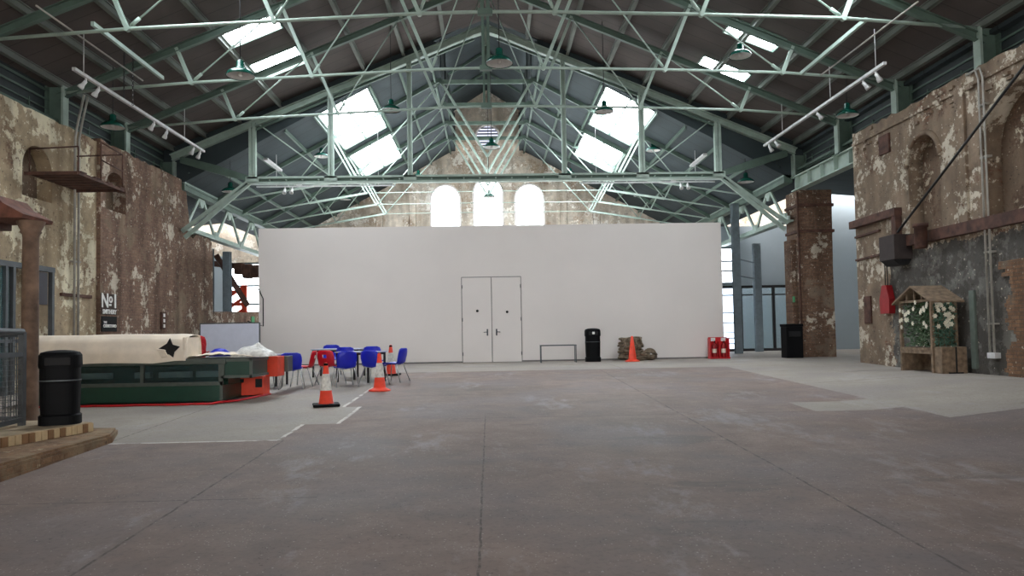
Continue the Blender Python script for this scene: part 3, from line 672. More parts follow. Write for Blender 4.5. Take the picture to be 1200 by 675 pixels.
for i, (x, z) in enumerate(((-9.1, 6.95), (-8.88, 6.85))):
    m = MB(); zt = 12.0 - .413 * abs(x)
    for k in range(int((zt - z) / .06)):
        zc = zt - .04 - k * .06; a = (k % 2)
        m.tube([(x + (.018 * math.cos(q * math.pi / 4) if a else 0), 18.7 + (0 if a else .018 * math.cos(q * math.pi / 4)), zc + .036 * math.sin(q * math.pi / 4)) for q in range(8)], .008, 4, True)
    tag(m.build('hanging_chain', M_black_m), 'dark chain hanging from the roof beside the left lighting track, the %s one' % ('outer' if i == 0 else 'inner'), 'chain')
# ------------------------------------------------------------------ white box with double door
o = MB(); o.box(-8.02, 8.24, 26.0, 32.6, -.02, 4.80); o = struct(o.build('wall_partition', M_white))
m = MB(); m.box(-8.03, 8.25, 25.985, 26.0, 0, .05); m.build('skirting', M_seam, o)
m = MB()
for a, b in (((-.98, 0), (-.98, 2.985)), ((-.98, 2.985), (1.1, 2.985)), ((1.1, 2.985), (1.1, 0)), ((.06, 0), (.06, 2.97))):
    m.bar((a[0], 25.995, a[1]), (b[0], 25.995, b[1]), .022, .022, (0, 1, 0))
d = struct(m.build('door_1', M_seam))
for x0, x1, hx, vx in ((-.965, .045, -.1, -.44), (.075, 1.085, .22, .6)):
    m = MB(); m.box(x0, x1, 25.98, 26.0, .01, 2.97, .003); lf = m.build('door_leaf', M_white, d)
    m = MB(); m.box(hx - .025, hx + .025, 25.955, 25.98, .93, 1.16, .004); m.tube([(hx, 25.96, 1.06), (hx, 25.92, 1.06), (hx + (-.13 if hx < 0 else .13), 25.92, 1.05)], .012, 6); m.build('handle', M_grey_m, lf)
    m = MB(); m.lathe([(.001, -.02), (.045, -.02), (.045, .0)], 16); q = m.build('closer_cap', M_black, lf); q.location = (vx, 25.98, 1.8 if hx < 0 else 1.75); q.rotation_euler = (R(-90), 0, 0)
    for z in (.3, 1.5, 2.65):
        xx = x0 if hx < 0 else x1; m = MB(); m.tube([(xx, 25.975, z - .06), (xx, 25.975, z + .06)], .014, 6); m.build('hinge', M_grey_m, lf)

# ------------------------------------------------------------------ litter bins
def litter_bin(loc, h, w, label, rz=0):
    t = thing('litter_bin', label, 'litter bin', loc, rz)
    def ring(rx, z, n=32, p=3.2):
        return [(math.copysign(abs(math.cos(a)) ** (2 / p), math.cos(a)) * rx, math.copysign(abs(math.sin(a)) ** (2 / p), math.sin(a)) * rx * .92, z) for a in [2 * math.pi * k / n for k in range(n)]]
    def loft(prof):
        m = MB(); n = 32; vs = []; fs = []
        for r, z in prof: vs += ring(r * w / 2, z * h)
        for i in range(len(prof) - 1): fs += [(i * n + k, i * n + (k + 1) % n, (i + 1) * n + (k + 1) % n, (i + 1) * n + k) for k in range(n)]
        fs.append(tuple(reversed(range(n)))); fs.append(tuple((len(prof) - 1) * n + k for k in range(n)))
        return m.add(vs, fs, False)
    loft([(1.0, 0), (1.0, .12), (.9, .14)]).build('base', M_black, t)
    loft([(.9, .12), (.93, .3), (.95, .56), (.97, .57), (.97, .6), (.95, .61), (.94, .76)]).build('body', M_black, t)
    loft([(1.0, .76), (1.02, .80), (1.0, .93), (.9, .97), (.6, .99), (.2, 1.0)]).build('hood', M_black, t)
    m = MB(); m.box(-.3 * w, .3 * w, -.475 * w, -.42 * w, .80 * h, .9 * h, .01); m.build('opening', M_dark, t)
    loft([(.975, .585), (.978, .59), (.975, .60)]).build('band', M_grey_m, t)
    return t
b = litter_bin((-5.86, 10.32, -.12), 1.0, .5, 'black litter bin on top of the brick steps beside the mesh gate', R(20))
b = litter_bin((3.44, 24.95, 0), 1.12, .52, 'slim black litter bin against the white box beside the metal frame', 0)
m = MB(); m.box(-.04, .04, -.258, -.25, .92, 1.0); m.build('notice', M_sign, b)
t = thing('square_bin', 'square black bin standing at the foot of the brick pillar', 'litter bin', (10.25, 25.0, 0))
m = MB(); m.box(-.28, .28, -.26, .26, 0, 1.05, .02); m.build('body', M_black, t)
m = MB(); m.box(-.3, .3, -.28, .28, 1.05, 1.15, .03); m.build('lid', M_black, t)
m = MB(); m.box(-.2, .2, -.275, -.25, .72, .9, .01); m.build('flap', M_dark, t)

# ------------------------------------------------------------------ cones
def cone(loc, h, striped, base_dark, label, rz=0):
    t = thing('traffic_cone', label, 'traffic cone', loc, rz)
    w = h * .3
    bm_ = MB()
    if base_dark: bm_.box(-w, w, -w, w, 0, .06 * h, .02)
    else: bm_.lathe([(w * .95, 0), (w * .98, .025 * h), (w * .8, .05 * h), (w * .55, .09 * h)], 28)
    bm_.build('base', M_black if base_dark else M_cone, t)
    r = lambda z: (.175 - .135 * z) * h * 1.0
    def seg(a, b, off=0): return [(r(a) + off, a * h), (r(b) + off, b * h)]
    m = MB(); m.lathe([(w * .62, .05 * h)] + seg(.09, .97) + [(.025 * h, 1.0 * h), (.001, 1.0 * h)], 28); m.build('body', M_cone, t)
    if striped:
        m = MB(); m.lathe(seg(.36, .74, .003), 28); m.build('reflective_band', M_reflect, t)
        m = MB(); m.lathe(seg(.93, .985, .004), 20); m.build('tip', M_black if base_dark else M_cone, t)
    return t
cone((-2.97, 13.5, fz(-2.97, 13.5)), .78, True, True, 'orange and white striped cone on a black square base, front of the blue tables', R(15))
cone((-2.36, 15.85, fz(-2.36, 15.85)), .80, True, False, 'orange and white striped cone with an orange base beside the blue chairs')
cone((-2.62, 19.6, fz(-2.6, 19.6)), .8, True, True, 'striped cone half hidden behind the blue chairs near the white box')
cone((4.66, 24.35, 0), .84, False, False, 'plain orange cone in front of the rope coil')

# ------------------------------------------------------------------ rope coil
t = thing('rope_pile', 'great coil of thick hemp rope heaped against the white box', 'rope', (4.95, 25.25, 0))
m = MB(); pts = []
for k in range(10 * 20):
    a = 2 * math.pi * k / 20; lv = k / 20; r = .34 + .035 * math.sin(lv * 2.1) + (-.04 if lv > 8 else 0)
    pts.append((-.18 + r * math.cos(a) * 1.12, r * math.sin(a), (.05 + lv * .073 + .02 * math.sin(a * 2 + lv * 1.7))))
m.tube(pts, .036, 7); m.build('standing_coil', M_rope, t)
for j in range(12):
    m = MB(); pts = []; cx, cy = random.uniform(-.4, .5), random.uniform(-.12, .12); rr_ = random.uniform(.16, .34); ph = random.random() * 6; tl = random.uniform(-.3, .3)
    for k in range(26):
        a = 2 * math.pi * k / 26 * 1.0 + ph; pts.append((cx + rr_ * math.cos(a) * 1.1, cy + rr_ * .8 * math.sin(a), max(.04, .06 + .03 * j % .2 + (rr_ * math.sin(a) * tl) + .02 * math.sin(3 * a))))
    m.tube(pts, .04, 7, True); m.build('loose_loop', M_rope, t)
for j in range(5):
    m = MB(); a0 = random.uniform(-2.6, -.5); pts = [(-.18 + .42 * math.cos(a0 + .12 * k), .4 * math.sin(a0 + .12 * k), .76 - .15 * k + .02 * k * k) for k in range(6)]
    m.tube(pts, .042, 7); m.build('hanging_bight', M_rope, t)
m = MB()
for q in range(4): m.tube([(.48 + (.1 + q * .035) * math.cos(2 * math.pi * k / 20), .02 * q - .05, .2 + (.1 + q * .035) * math.sin(2 * math.pi * k / 20) * .9) for k in range(20)], .03, 7, True)
m.build('side_coil', M_rope, t)

# ------------------------------------------------------------------ metal frame bench
t = thing('metal_frame', 'low open metal bench frame standing before the white box', 'bench frame', (2.25, 24.75, 0))
for x in (-.58, .58):
    for y in (-.18, .18): m = MB(); m.bar((x, y, 0), (x, y, .56), .03); m.build('leg', M_grey_m, t)
m = MB()
for y in (-.18, .18): m.bar((-.6, y, .57), (.6, y, .57), .035)
for x in (-.58, .58): m.bar((x, -.18, .57), (x, .18, .57), .035)
m.build('top_frame', M_grey_m, t)

# ------------------------------------------------------------------ extinguisher stand
t = thing('extinguisher_stand', 'red double fire extinguisher stand at the right end of the white box', 'fire extinguisher stand', (7.88, 25.45, 0))
m = MB(); m.box(-.35, .35, -.14, .2, 0, .05, .01); m.box(-.33, .33, .12, .16, .05, .74, .01); m.box(-.34, -.31, -.1, .16, .05, .7); m.box(.31, .34, -.1, .16, .05, .7); m.box(-.02, .02, -.08, .14, .05, .6); m.build('stand', M_redm, t)
for x in (-.18, .18):
    m = MB(); m.box(x - .07, x + .09, .105, .12, .6, .72); m.build('notice', M_sign, t)
for i, x in enumerate((-.16, .16)):
    e = thing('fire_extinguisher', 'red fire extinguisher in the %s bay of the red stand' % ('left', 'right')[i], 'fire extinguisher', (7.88 + x, 25.46, .05), 0, 'fire extinguishers on the red stand')
    m = MB(); m.lathe([(.001, 0), (.075, 0), (.08, .03), (.08, .38), (.06, .44), (.025, .47), (.02, .5), (.001, .5)], 20); m.build('cylinder', M_redd, e)
    m = MB(); m.lathe([(.081, .15), (.081, .29)], 20); m.build('sticker', M_cream, e)
    m = MB(); m.bar((0, 0, .5), (0, -.09, .56), .025); m.bar((0, 0, .5), (0, -.08, .51), .02); m.tube([(0, .02, .5), (.07, 0, .47), (.09, -.02, .3)], .012, 6); m.build('handle', M_black, e)

# ------------------------------------------------------------------ shell chairs
def shell_mesh(hole=True):
    prof = [(-.21, .405), (-.2, .43), (-.12, .438), (0, .43), (.10, .425), (.16, .435), (.195, .47), (.215, .54), (.235, .62), (.25, .70), (.262, .77), (.268, .80)]
    wid = [.16, .195, .21, .215, .21, .205, .2, .205, .215, .21, .19, .12]; n = 9; front = []; 
    def pt(i, j, off):
        y, z = prof[i]; u = -1 + 2 * j / (n - 1); x = u * wid[i]; back = max(0, min(1, (i - 4) / 3))
        curl = .035 * u * u
        yy = y - curl * back * 1.2; zz = z + curl * (1 - back) * .8 - (.02 * (1 - abs(u)) * (1 - back))
        return (x, yy + off * back, zz - off * (1 - back))
    vs = [pt(i, j, 0) for i in range(12) for j in range(n)] + [pt(i, j, .009) for i in range(12) for j in range(n)]
    K = 12 * n; fs = []; skip = {(8, 3), (8, 4)} if hole else set()
    for i in range(11):
        for j in range(n - 1):
            if (i, j) in skip: continue
            a = i * n + j; fs += [(a, a + 1, a + n + 1, a + n), (K + a, K + a + n, K + a + n + 1, K + a + 1)]
    for i in range(11):
        for j in (0, n - 1): a = i * n + j; fs.append((a, a + n, K + a + n, K + a))
    for j in range(n - 1):
        for i in (0, 11): a = i * n + j; fs.append((a, a + 1, K + a + 1, K + a))
    m = MB(); m.add(vs, fs, True); return m
PROTO = {}
def chair(kind, loc, rz, label, group, hole=True):
    if kind in PROTO: return tag(dup(PROTO[kind], loc, rz, label), label, 'chair', group)
    t = thing('shell_chair', label, 'chair', loc, rz, group)
    shell_mesh(kind == 'red').build('seat_shell', M_red if kind == 'red' else M_blue, t)
    for x, y in ((-.17, -.16), (.17, -.16), (-.17, .13), (.17, .13)):
        m = MB(); fx, fy = x * 1.42, (y - .06 if y < 0 else y + .13); m.tube([(x * .8, y, .425), (x * 1.0, y, .415), (fx, fy, .0)], .011, 7); m.build('leg', M_chrome, t)
    m = MB(); m.tube([(-.15, -.16, .42), (.15, -.16, .42)], .01, 6); m.tube([(-.15, .13, .415), (.15, .13, .415)], .01, 6); m.build('frame', M_chrome, t)
    t.scale = (1.07, 1.07, 1.0); PROTO[kind] = t; return t
# the chair's back is towards local +Y; it faces local -Y
GC = 'plastic shell chairs round the cafe tables'
def ch(kind, x, y, face, label): return chair(kind, (x, y, fz(x, y)), R(face), label, GC)
ch('blue', -3.3, 16.9, 205, 'blue shell chair with its back to the viewer, right behind the black based cone')
ch('blue', -2.66, 17.1, 160, 'blue shell chair right behind the orange based cone')
ch('blue', -2.3, 17.85, 250, 'blue shell chair on its own at the right end of the near table')
ch('blue', -2.95, 18.9, 20, 'blue shell chair facing the viewer from behind the near table')
ch('blue', -3.62, 18.72, 15, 'blue shell chair mostly hidden between the two pale tables')
ch('red', -3.72, 17.45, 158, 'red shell chair with a holed back at the left end of the pale tables')
ch('blue', -4.3, 20.2, 10, 'blue shell chair at the back behind the red one')
ch('blue', -4.42, 16.7, 190, 'blue shell chair beside the end of the green counter')
ch('red', -4.3, 17.25, 268, 'red shell chair seen from the side next to the counter end')
ch('blue', -4.98, 16.7, 120, 'blue shell chair behind the orange panel, only its legs showing')
for k in range(4):
    chair('red', (-6.35, 16.3, fz(-6.35, 16.3) + k * .14), R(180 + k * 3), 'red shell chair, %s of the stack behind the counter' % ('bottom', 'second', 'third', 'top')[k], 'red chairs stacked behind the counter')

def table(loc, rz, w, d, label):
    t = thing('cafe_table', label, 'table', loc, rz, 'pale cafe tables')
    m = MB(); m.box(-w / 2, w / 2, -d / 2, d / 2, .70, .73, .006); m.build('tabletop', M_table, t)
    m = MB(); m.box(-w / 2 + .03, w / 2 - .03, -d / 2 + .03, d / 2 - .03, .65, .70); m.build('apron', M_black_m, t)
    for x in (-1, 1):
        for y in (-1, 1): m = MB(); m.bar((x * (w / 2 - .05), y * (d / 2 - .05), 0), (x * (w / 2 - .05), y * (d / 2 - .05), .66), .04); m.build('leg', M_black_m, t)
table((-3.12, 18.0, fz(-3.1, 18.0)), R(-31), 1.05, .7, 'pale topped table with black legs nearest the cones')
table((-3.95, 19.5, fz(-4, 19.5)), R(-10), 1.3, .6, 'pale topped table behind the nearer one, close to the white box')
table((-5.35, 17.5, fz(-5.3, 17.5)), R(-8), 1.1, .7, 'pale topped table hidden behind the end of the green counter')

# ------------------------------------------------------------------ green counter
t = thing('serving_counter', 'long bottle green glazed serving counter standing by the left wall', 'counter', (0, 0, 0))
zb = -.2
m = MB(); m.box(-8.75, -5.05, 14.18, 15.3, zb + .02, .12, .01); m.build('base_panel', M_greenc, t)
m = MB(); m.box(-8.7, -5.15, 14.26, 15.2, zb - .02, zb + .03); m.build('plinth', M_dark, t)
m = MB(); m.box(-8.76, -5.04, 14.16, 14.2, .12, .19); m.box(-5.1, -5.045, 14.16, 14.2, zb + .02, .3); m.build('trim_strip', M_greenf, t)
m = MB(); m.box(-8.74, -5.06, 14.5, 15.28, .12, .56); m.build('inner_case', M_greenc, t)
m = MB(); m.box(-8.72, -5.1, 14.22, 14.25, .19, .5); m.build('display_glass', M_glassd, t)
for x0, x1 in ((-8.2, -7.2), (-6.75, -6.45), (-6.3, -5.7), (-5.6, -5.12)):
    m = MB(); m.box(x0, x1, 14.3, 14.42, .27, .38, .01); m.build('shelf_stock', simple('pale_teal_stock', (170, 205, 204), .5), t)
for x in (-6.55, -5.1, -8.7):
    m = MB(); m.box(x - .03, x + .03, 14.17, 14.24, .15, .52); m.build('upright', M_greenf, t)
m = MB(); m.box(-8.78, -4.98, 14.12, 15.35, .52, .62, .01); m.build('worktop', M_greenf, t)
m = MB(); m.box(-5.04, -4.52, 14.2, 15.2, .30, .56); m.build('raised_end', M_greenc, t)
m = MB(); m.box(-5.06, -4.5, 14.16, 15.22, .25, .30); m.box(-5.06, -4.5, 14.16, 15.22, .56, .61); m.box(-4.545, -4.495, 14.16, 14.21, .25, .61); m.box(-5.08, -5.02, 14.16, 14.21, .25, .61); m.build('end_trim', M_greenf, t)
m = MB(); m.box(-5.3, -4.62, 15.22, 15.7, -.16, .22, .01); q = m.build('orange_cabinet', M_orange, t)
m = MB(); m.box(-4.76, -4.63, 15.19, 15.23, .0, .17); m.box(-5.1, -5.0, 15.19, 15.23, .1, .17); m.build('grille', M_dark, q)
m = MB(); m.box(-5.2, -5.15, 15.3, 15.35, zb, -.16); m.box(-4.75, -4.7, 15.3, 15.35, zb + .01, -.16); m.box(-4.95, -4.6, 15.5, 15.6, zb + .02, -.16); m.build('foot', M_black_m, q)
m = MB(); m.box(-4.62, -4.37, 15.4, 15.9, .2, .61, .01); m.build('orange_panel', M_orange, t)
m = MB(); m.box(-4.62, -4.3, 15.92, 16.3, .27, .6, .01); m.build('end_box', M_greenf, t)

def cloth(name, f, nu, nv, mat, label, cat, th=.008):
    vs = [f(i / nu, j / nv) for j in range(nv + 1) for i in range(nu + 1)]
    K = len(vs); vs += [(x, y, z - th) for x, y, z in vs]; fs = []
    for j in range(nv):
        for i in range(nu): a = j * (nu + 1) + i; fs += [(a, a + 1, a + nu + 2, a + nu + 1), (K + a, K + a + nu + 1, K + a + nu + 2, K + a + 1)]
    rim = [i for i in range(nu + 1)] + [j * (nu + 1) + nu for j in range(1, nv + 1)] + [nv * (nu + 1) + i for i in range(nu - 1, -1, -1)] + [j * (nu + 1) for j in range(nv - 1, 0, -1)]
    for k in range(len(rim)): a, b = rim[k], rim[(k + 1) % len(rim)]; fs.append((a, b, K + b, K + a))
    m = MB(); m.add(vs, fs, True); return tag(m.build(name, mat), label, cat)
def canvas(u, v):     # draped over a display hood: hangs down the front, across the top, down the back
    x = -8.75 + u * 3.05
    path = [(14.08, .57), (14.1, .75), (14.18, 1.0), (14.28, 1.09), (14.55, 1.11), (14.78, 1.09), (14.85, .9), (14.86, .63)]
    s = v * (len(path) - 1); i = min(len(path) - 2, int(s)); f_ = s - i; y = path[i][0] * (1 - f_) + path[i + 1][0] * f_; z = path[i][1] * (1 - f_) + path[i + 1][1] * f_
    n = mnoise.noise(Vector((x * 1.7, v * 3, 2))); y += n * .02; z += mnoise.noise(Vector((x * .9, v * 2, 9))) * .02
    if u > .93: x += (0.0 if v < .5 else .0); z -= (u - .93) * .35
    if v < .12: z += .10 * max(0, u - .8) * 5 * (1 - v / .12) * .6
    return (x, y, z)
cv = cloth('canvas_cover', canvas, 60, 28, M_cream, 'cream canvas sheet draped over the hood of the green counter', 'canvas cover')
m = MB(); m.box(-5.77, -5.73, 14.12, 14.83, .63, 1.03); m.build('end_flap', M_cream, cv)
m = MB(); m.add([(-6.04, 14.055, .92), (-5.98, 14.05, 1.02), (-5.93, 14.05, .9), (-5.8, 14.05, .86), (-5.9, 14.05, .76), (-5.92, 14.05, .66), (-6.0, 14.05, .72), (-6.08, 14.05, .7), (-6.05, 14.05, .8), (-6.2, 14.05, .82)] , [tuple(range(10))])
m.add([(x, y + .02, z) for x, y, z in m.v[:10]], [tuple(reversed(range(10)))]); m.f += [(k, (k + 1) % 10, (k + 1) % 10 + 10, k + 10) for k in range(10)]; m.sm += [False] * 10
m.build('torn_opening', M_dark, cv)
m = MB(); m.add([(-6.22, 14.04, .82), (-6.06, 14.0, .8), (-5.98, 13.97, .68), (-6.12, 14.0, .67), (-6.22, 14.06, .83), (-6.06, 14.02, .81), (-5.98, 13.99, .69), (-6.12, 14.02, .66)], [(0, 1, 2, 3), (7, 6, 5, 4), (0, 4, 5, 1), (1, 5, 6, 2), (2, 6, 7, 3), (3, 7, 4, 0)]); m.build('torn_flap', M_cream, cv)
m = MB(); m.box(-8.6, -5.8, 14.3, 14.75, .62, 1.04, .04); tag(m.build('display_hood', M_greenf), 'grey display hood under the cream canvas on the counter', 'display hood')
def flatcloth(u, v):
    x = -5.78 + u * 1.25; y = 14.25 + v * .85 + .05 * math.sin(u * 9)
    return (x, y, .645 + .05 * abs(mnoise.noise(Vector((u * 5, v * 4, 1)))) * 1.6 + .05 * max(0, math.sin(u * 3.1)) )
cloth('dust_sheet', flatcloth, 30, 16, M_cream, 'flat cream dust sheet lying on the counter top right of the draped hood', 'dust sheet')
def crumple(u, v):
    x = -4.98 + u * .72; y = 14.35 + v * .7; e = math.sin(math.pi * u) ** .5 * math.sin(math.pi * v) ** .5
    n = mnoise.noise(Vector((u * 4.2, v * 4.2, 5))) + .5 * mnoise.noise(Vector((u * 9, v * 9, 8)))
    return (x + .03 * n, y, .63 + .25 * e * (.85 + .32 * n) + .012)
cloth('crumpled_sheet', crumple, 26, 22, M_reflect, 'crumpled white canvas bundle on the raised end of the counter', 'canvas bundle')
m = MB(); m.lathe([(.001, .11), (.1, .1), (.19, .06), (.21, .0), (.001, 0)], 20); q = m.build('blue_cushion', M_blue); q.location = (-5.4, 15.0, .64); q.scale = (1, .7, 1.5); tag(q, 'flattened blue bundle lying on the counter behind the dust sheet', 'bundle')
m = MB(); pts = [(-8.6 + .2 * k, 14.02 + .03 * math.sin(k * 1.3), fz(-7, 14) + .02) for k in range(18)] + [(-5.1, 14.1, -.19), (-4.85, 14.4, -.19), (-4.75, 14.9, -.18), (-4.55, 15.5, -.16)]
m.tube(pts, .022, 7); tag(m.build('red_hose', M_redm), 'red hose lying on the floor along the foot of the green counter', 'hose')

# pale board leaning behind the counter
t = thing('pale_board', 'large pale blue board standing behind the counter before the broken wall', 'board', (-7.62, 22.0, 0))
m = MB(); m.box(-.85, .85, -.02, .02, .1, 1.42, .004); m.build('panel', M_board, t)
m = MB()
for a, b in (((-.86, .08), (.86, .08)), ((.86, .08), (.86, 1.44)), ((.86, 1.44), (-.86, 1.44)), ((-.86, 1.44), (-.86, .08))): m.bar((a[0], 0, a[1]), (b[0], 0, b[1]), .03, .05, (0, 1, 0))
m.build('edge_frame', M_grey_m, t)
for x in (-.75, .75): m = MB(); m.bar((x, -.25, 0.02), (x, .25, 0.02), .04); m.bar((x, 0, 0.02), (x, 0, .12), .04); m.build('foot', M_grey_m, t)

# ------------------------------------------------------------------ steps, gate and porch at the left
m = MB(); m.prism([(-5.05, 3.0), (-5.05, 10.1), (-5.35, 10.85), (-7.0, 11.1), (-10.58, 11.1), (-10.58, 3.0)], 'Z', -.75, -.25)
o = m.build('lower_step', M_brickstep); tag(o, 'worn tan brick lower step with a broken front edge at the left', 'step')
bm = bmesh.new(); bm.from_mesh(o.data); bmesh.ops.bevel(bm, geom=[e for e in bm.edges if all(v.co.z > -.3 for v in e.verts)], offset=.03, segments=2, affect='EDGES'); bm.to_mesh(o.data); bm.free()
m = MB(); m.prism([(-5.62, 3.0), (-5.85, 8.8), (-5.5, 10.45), (-6.3, 10.8), (-10.58, 10.8), (-10.58, 3.0)], 'Z', -.25, -.12)
o = m.build('upper_step', simple('tan_stone_tread', (176, 156, 128), .9, 0, .2, 5, .4)); tag(o, 'upper step of tan stone under the litter bin and gate', 'step')
import itertools
p0, p1 = Vector((-5.85, 8.8, 0)), Vector((-5.5, 10.45, 0)); n_ = 17
M_b1, M_b2 = simple('pale_edge_brick', (188, 164, 128), .9), simple('brown_edge_brick', (128, 96, 66), .9)
for k in range(n_):
    a = p0.lerp(p1, k / n_); b_ = p0.lerp(p1, (k + .86) / n_); m = MB(); nrm = Vector((.025, -.006, 0))
    m.add([(a.x + nrm.x * s_, a.y, z) for s_ in (-2, 1) for z in (-.245, -.13)] + [(b_.x + nrm.x * s_, b_.y, z) for s_ in (-2, 1) for z in (-.245, -.13)], [(0, 1, 3, 2), (4, 6, 7, 5), (0, 4, 5, 1), (2, 3, 7, 6), (1, 5, 7, 3), (0, 2, 6, 4)])
    m.build('edge_brick', M_b1 if random.random() < .6 else M_b2, o)
p0, p1 = Vector((-5.62, 5, 0)), Vector((-5.85, 8.8, 0))

t = thing('mesh_gate', 'grey steel gate with wire mesh infill at the head of the brick steps', 'gate', (0, 0, 0))
A, B = Vector((-6.3, 10.2, -.12)), Vector((-6.02, 8.4, -.12))
for nm, P in (('post', A), ('post', B)): m = MB(); m.bar(P, P + Vector((0, 0, 1.25)), .07); m.build(nm, M_grey_m, t)
m = MB(); m.tube([A + Vector((0, 0, 1.26)), B + Vector((0, 0, 1.26))], .04, 8); m.build('handrail', M_grey_m, t)
m = MB()
for z in (.08, .95): m.bar(A + Vector((0, 0, z)), B + Vector((0, 0, z)), .05, .06)
m.build('frame_rail', M_grey_m, t)
m = MB()
for k in range(1, 24): P = A.lerp(B, k / 24); m.bar(P + Vector((0, 0, .1)), P + Vector((0, 0, .93)), .007)
for k in range(1, 13): z = .08 + k * .067; m.bar(A + Vector((0, 0, z)), B + Vector((0, 0, z)), .007)
m.build('wire_mesh', M_grey_m, t)
C_ = Vector((-8.2, 10.0, -.12)); t = thing('side_railing', 'grey railing with mesh running from the gate post towards the left wall', 'railing')
m = MB(); m.bar(C_, C_ + Vector((0, 0, 1.25)), .07); m.build('post', M_grey_m, t)
m = MB(); m.tube([A + Vector((-.06, 0, 1.22)), C_ + Vector((0, 0, 1.22))], .035, 8); m.bar(A + Vector((-.06, 0, .1)), C_ + Vector((0, 0, .1)), .05); m.build('rail', M_grey_m, t)
m = MB()
for k in range(1, 26): P = A.lerp(C_, k / 26); m.bar(P + Vector((0, 0, .1)), P + Vector((0, 0, 1.2)), .007)
for k in range(1, 14): z = .1 + k * .08; m.bar(A + Vector((-.06, 0, z)), C_ + Vector((0, 0, z)), .007)
m.build('wire_mesh', M_grey_m, t)
m = MB(); m.prism([(8.5, -.12), (9.2, -.12), (9.16, .1), (9.02, .35), (9.06, .5), (8.6, .62), (8.5, .6)], 'X', -6.5, -6.42); tag(m.build('wooden_screen', M_tan), 'shaped tan wooden screen end behind the mesh gate', 'wooden screen')

t = thing('porch_column', 'round flaking brown cast iron column carrying the red timber canopy', 'column', (-6.93, 11.4, -.33))
m = MB(); m.lathe([(.2, 0), (.2, .1), (.15, .16), (.12, .3), (.108, 2.9), (.115, 2.95), (.145, 2.98), (.135, 3.01), (.165, 3.07), (.19, 3.13), (.19, 3.15)], 24); m.build('shaft', M_col, t)
m = MB(); m.prism([(-10.5, 2.82), (-6.82, 2.82), (-6.8, 2.87), (-7.1, 3.04), (-7.2, 3.16), (-7.28, 3.18), (-10.5, 3.3)], 'Y', 11.0, 11.75)
t = tag(m.build('timber_canopy', M_woodr), 'red brown timber canopy beam end resting on the round iron column', 'canopy')
m = MB(); m.box(-10.5, -7.4, 11.05, 11.7, 2.72, 2.82, .01); m.build('soffit_beam', M_rust, t)

# glazed lobby frame on the left wall
t = thing('lobby_frame', 'grey metal framed glazing fixed along the left wall beyond the iron column', 'glazed frame', (-10.45, 14.6, 0))
m = MB()
for y in (0, .9, 1.7, 1.95, 2.52, 3.4): m.bar((0, y, -.3), (0, y, 2.72), .09, .1, (1, 0, 0))
m.bar((0, 0, 2.7), (0, 3.45, 2.7), .12, .12); m.bar((0, 0, 1.02), (0, 3.45, 1.02), .08); m.build('frame', M_grey_m, t)
m = MB(); m.box(-.01, .03, 2.58, 3.2, 1.86, 2.62, .01); m.build('dark_screen', simple('dark_slate_screen', (52, 54, 64), .3), t)
m = MB(); m.box(-.03, 0, .05, 1.85, .05, 2.62); m.build('pane', M_glass, t)
# pipes and fittings on the left wall
for y, lab in ((19.1, 'thin grey pipe running down the left wall, nearer of the pair'), (19.28, 'thin grey pipe running down the left wall, further of the pair')):
    m = MB(); m.tube([(-10.52, y, -.25), (-10.52, y, 6.2), (-10.45, y, 6.6), (-10.3, y, 7.3)], .03, 7); o = tag(m.build('wall_pipe', M_pipe), lab, 'pipe')
    for z in (1, 3, 5): m = MB(); m.box(-10.6, -10.48, y - .05, y + .05, z, z + .04); m.build('bracket', M_pipe, o)
m = MB(); m.box(-10.6, -10.54, 18.6, 20.0, 2.12, 2.2, .01); tag(m.build('iron_strap', M_rust), 'rusty iron strap across the pipes on the left wall', 'iron strap')
# signs
def text(body, size, loc, mat, parent, rz=R(90), ext=.006, sx=1.0):
    cu = bpy.data.curves.new('lettering', 'FONT'); cu.body = body; cu.size = size; cu.extrude = ext; cu.align_x = 'CENTER'; cu.align_y = 'CENTER'; cu.offset = size * .02
    cu.resolution_u = 3; tmp = bpy.data.objects.new('tmp', cu); COL.objects.link(tmp); me = bpy.data.meshes.new_from_object(tmp.evaluated_get(bpy.context.evaluated_depsgraph_get())); bpy.data.objects.remove(tmp)
    me.materials.clear(); me.materials.append(mat); me.name = 'lettering'; o = bpy.data.objects.new('lettering', me); COL.objects.link(o); o.rotation_euler = (R(90), 0, rz); o.location = loc; o.scale = (sx, 1, 1); o.parent = parent; return o
t = thing('number_sign', 'white No1 lettering sign fixed on the brick pier of the left wall', 'sign', (-10.495, 20.75, 1.98))
m = MB(); m.box(0, .02, -.42, .42, -.28, .3, .004); m.build('backing', simple('brown_backing', (70, 56, 48), .9), t)
text('N', .54, (.03, -.25, .09), M_sign, t, sx=.95); text('o', .36, (.03, .06, .17), M_sign, t); text('1', .54, (.03, .3, .09), M_sign, t, sx=1.1)
m = MB(); m.box(.02, .035, -.03, .09, -.03, .02); m.build('bar', M_sign, t)
text('SMITHERY', .17, (.03, .0, -.2), M_sign, t, sx=.95)
t = thing('courtyard_sign', 'square black sign with small white lettering below the No1 sign', 'sign', (-10.495, 20.75, 1.45))
m = MB(); m.box(0, .03, -.4, .4, -.21, .21, .004); m.build('panel', simple('sign_black', (8, 8, 9), .9), t)
text('THE', .09, (.04, -.25, .04), M_sign, t); text('COURTYARD', .115, (.04, .0, -.06), M_sign, t)
t = thing('switch_plate', 'small brown upright plate with three white squares on the brick pier', 'plate', (-10.495, 24.1, 1.6))
m = MB(); m.box(0, .06, -.16, .16, -.27, .27, .01); m.build('plate', M_rust, t)
for z in (-.17, 0, .17): m = MB(); m.box(.06, .07, -.06, .06, z - .055, z + .055); m.build('square', M_sign, t)
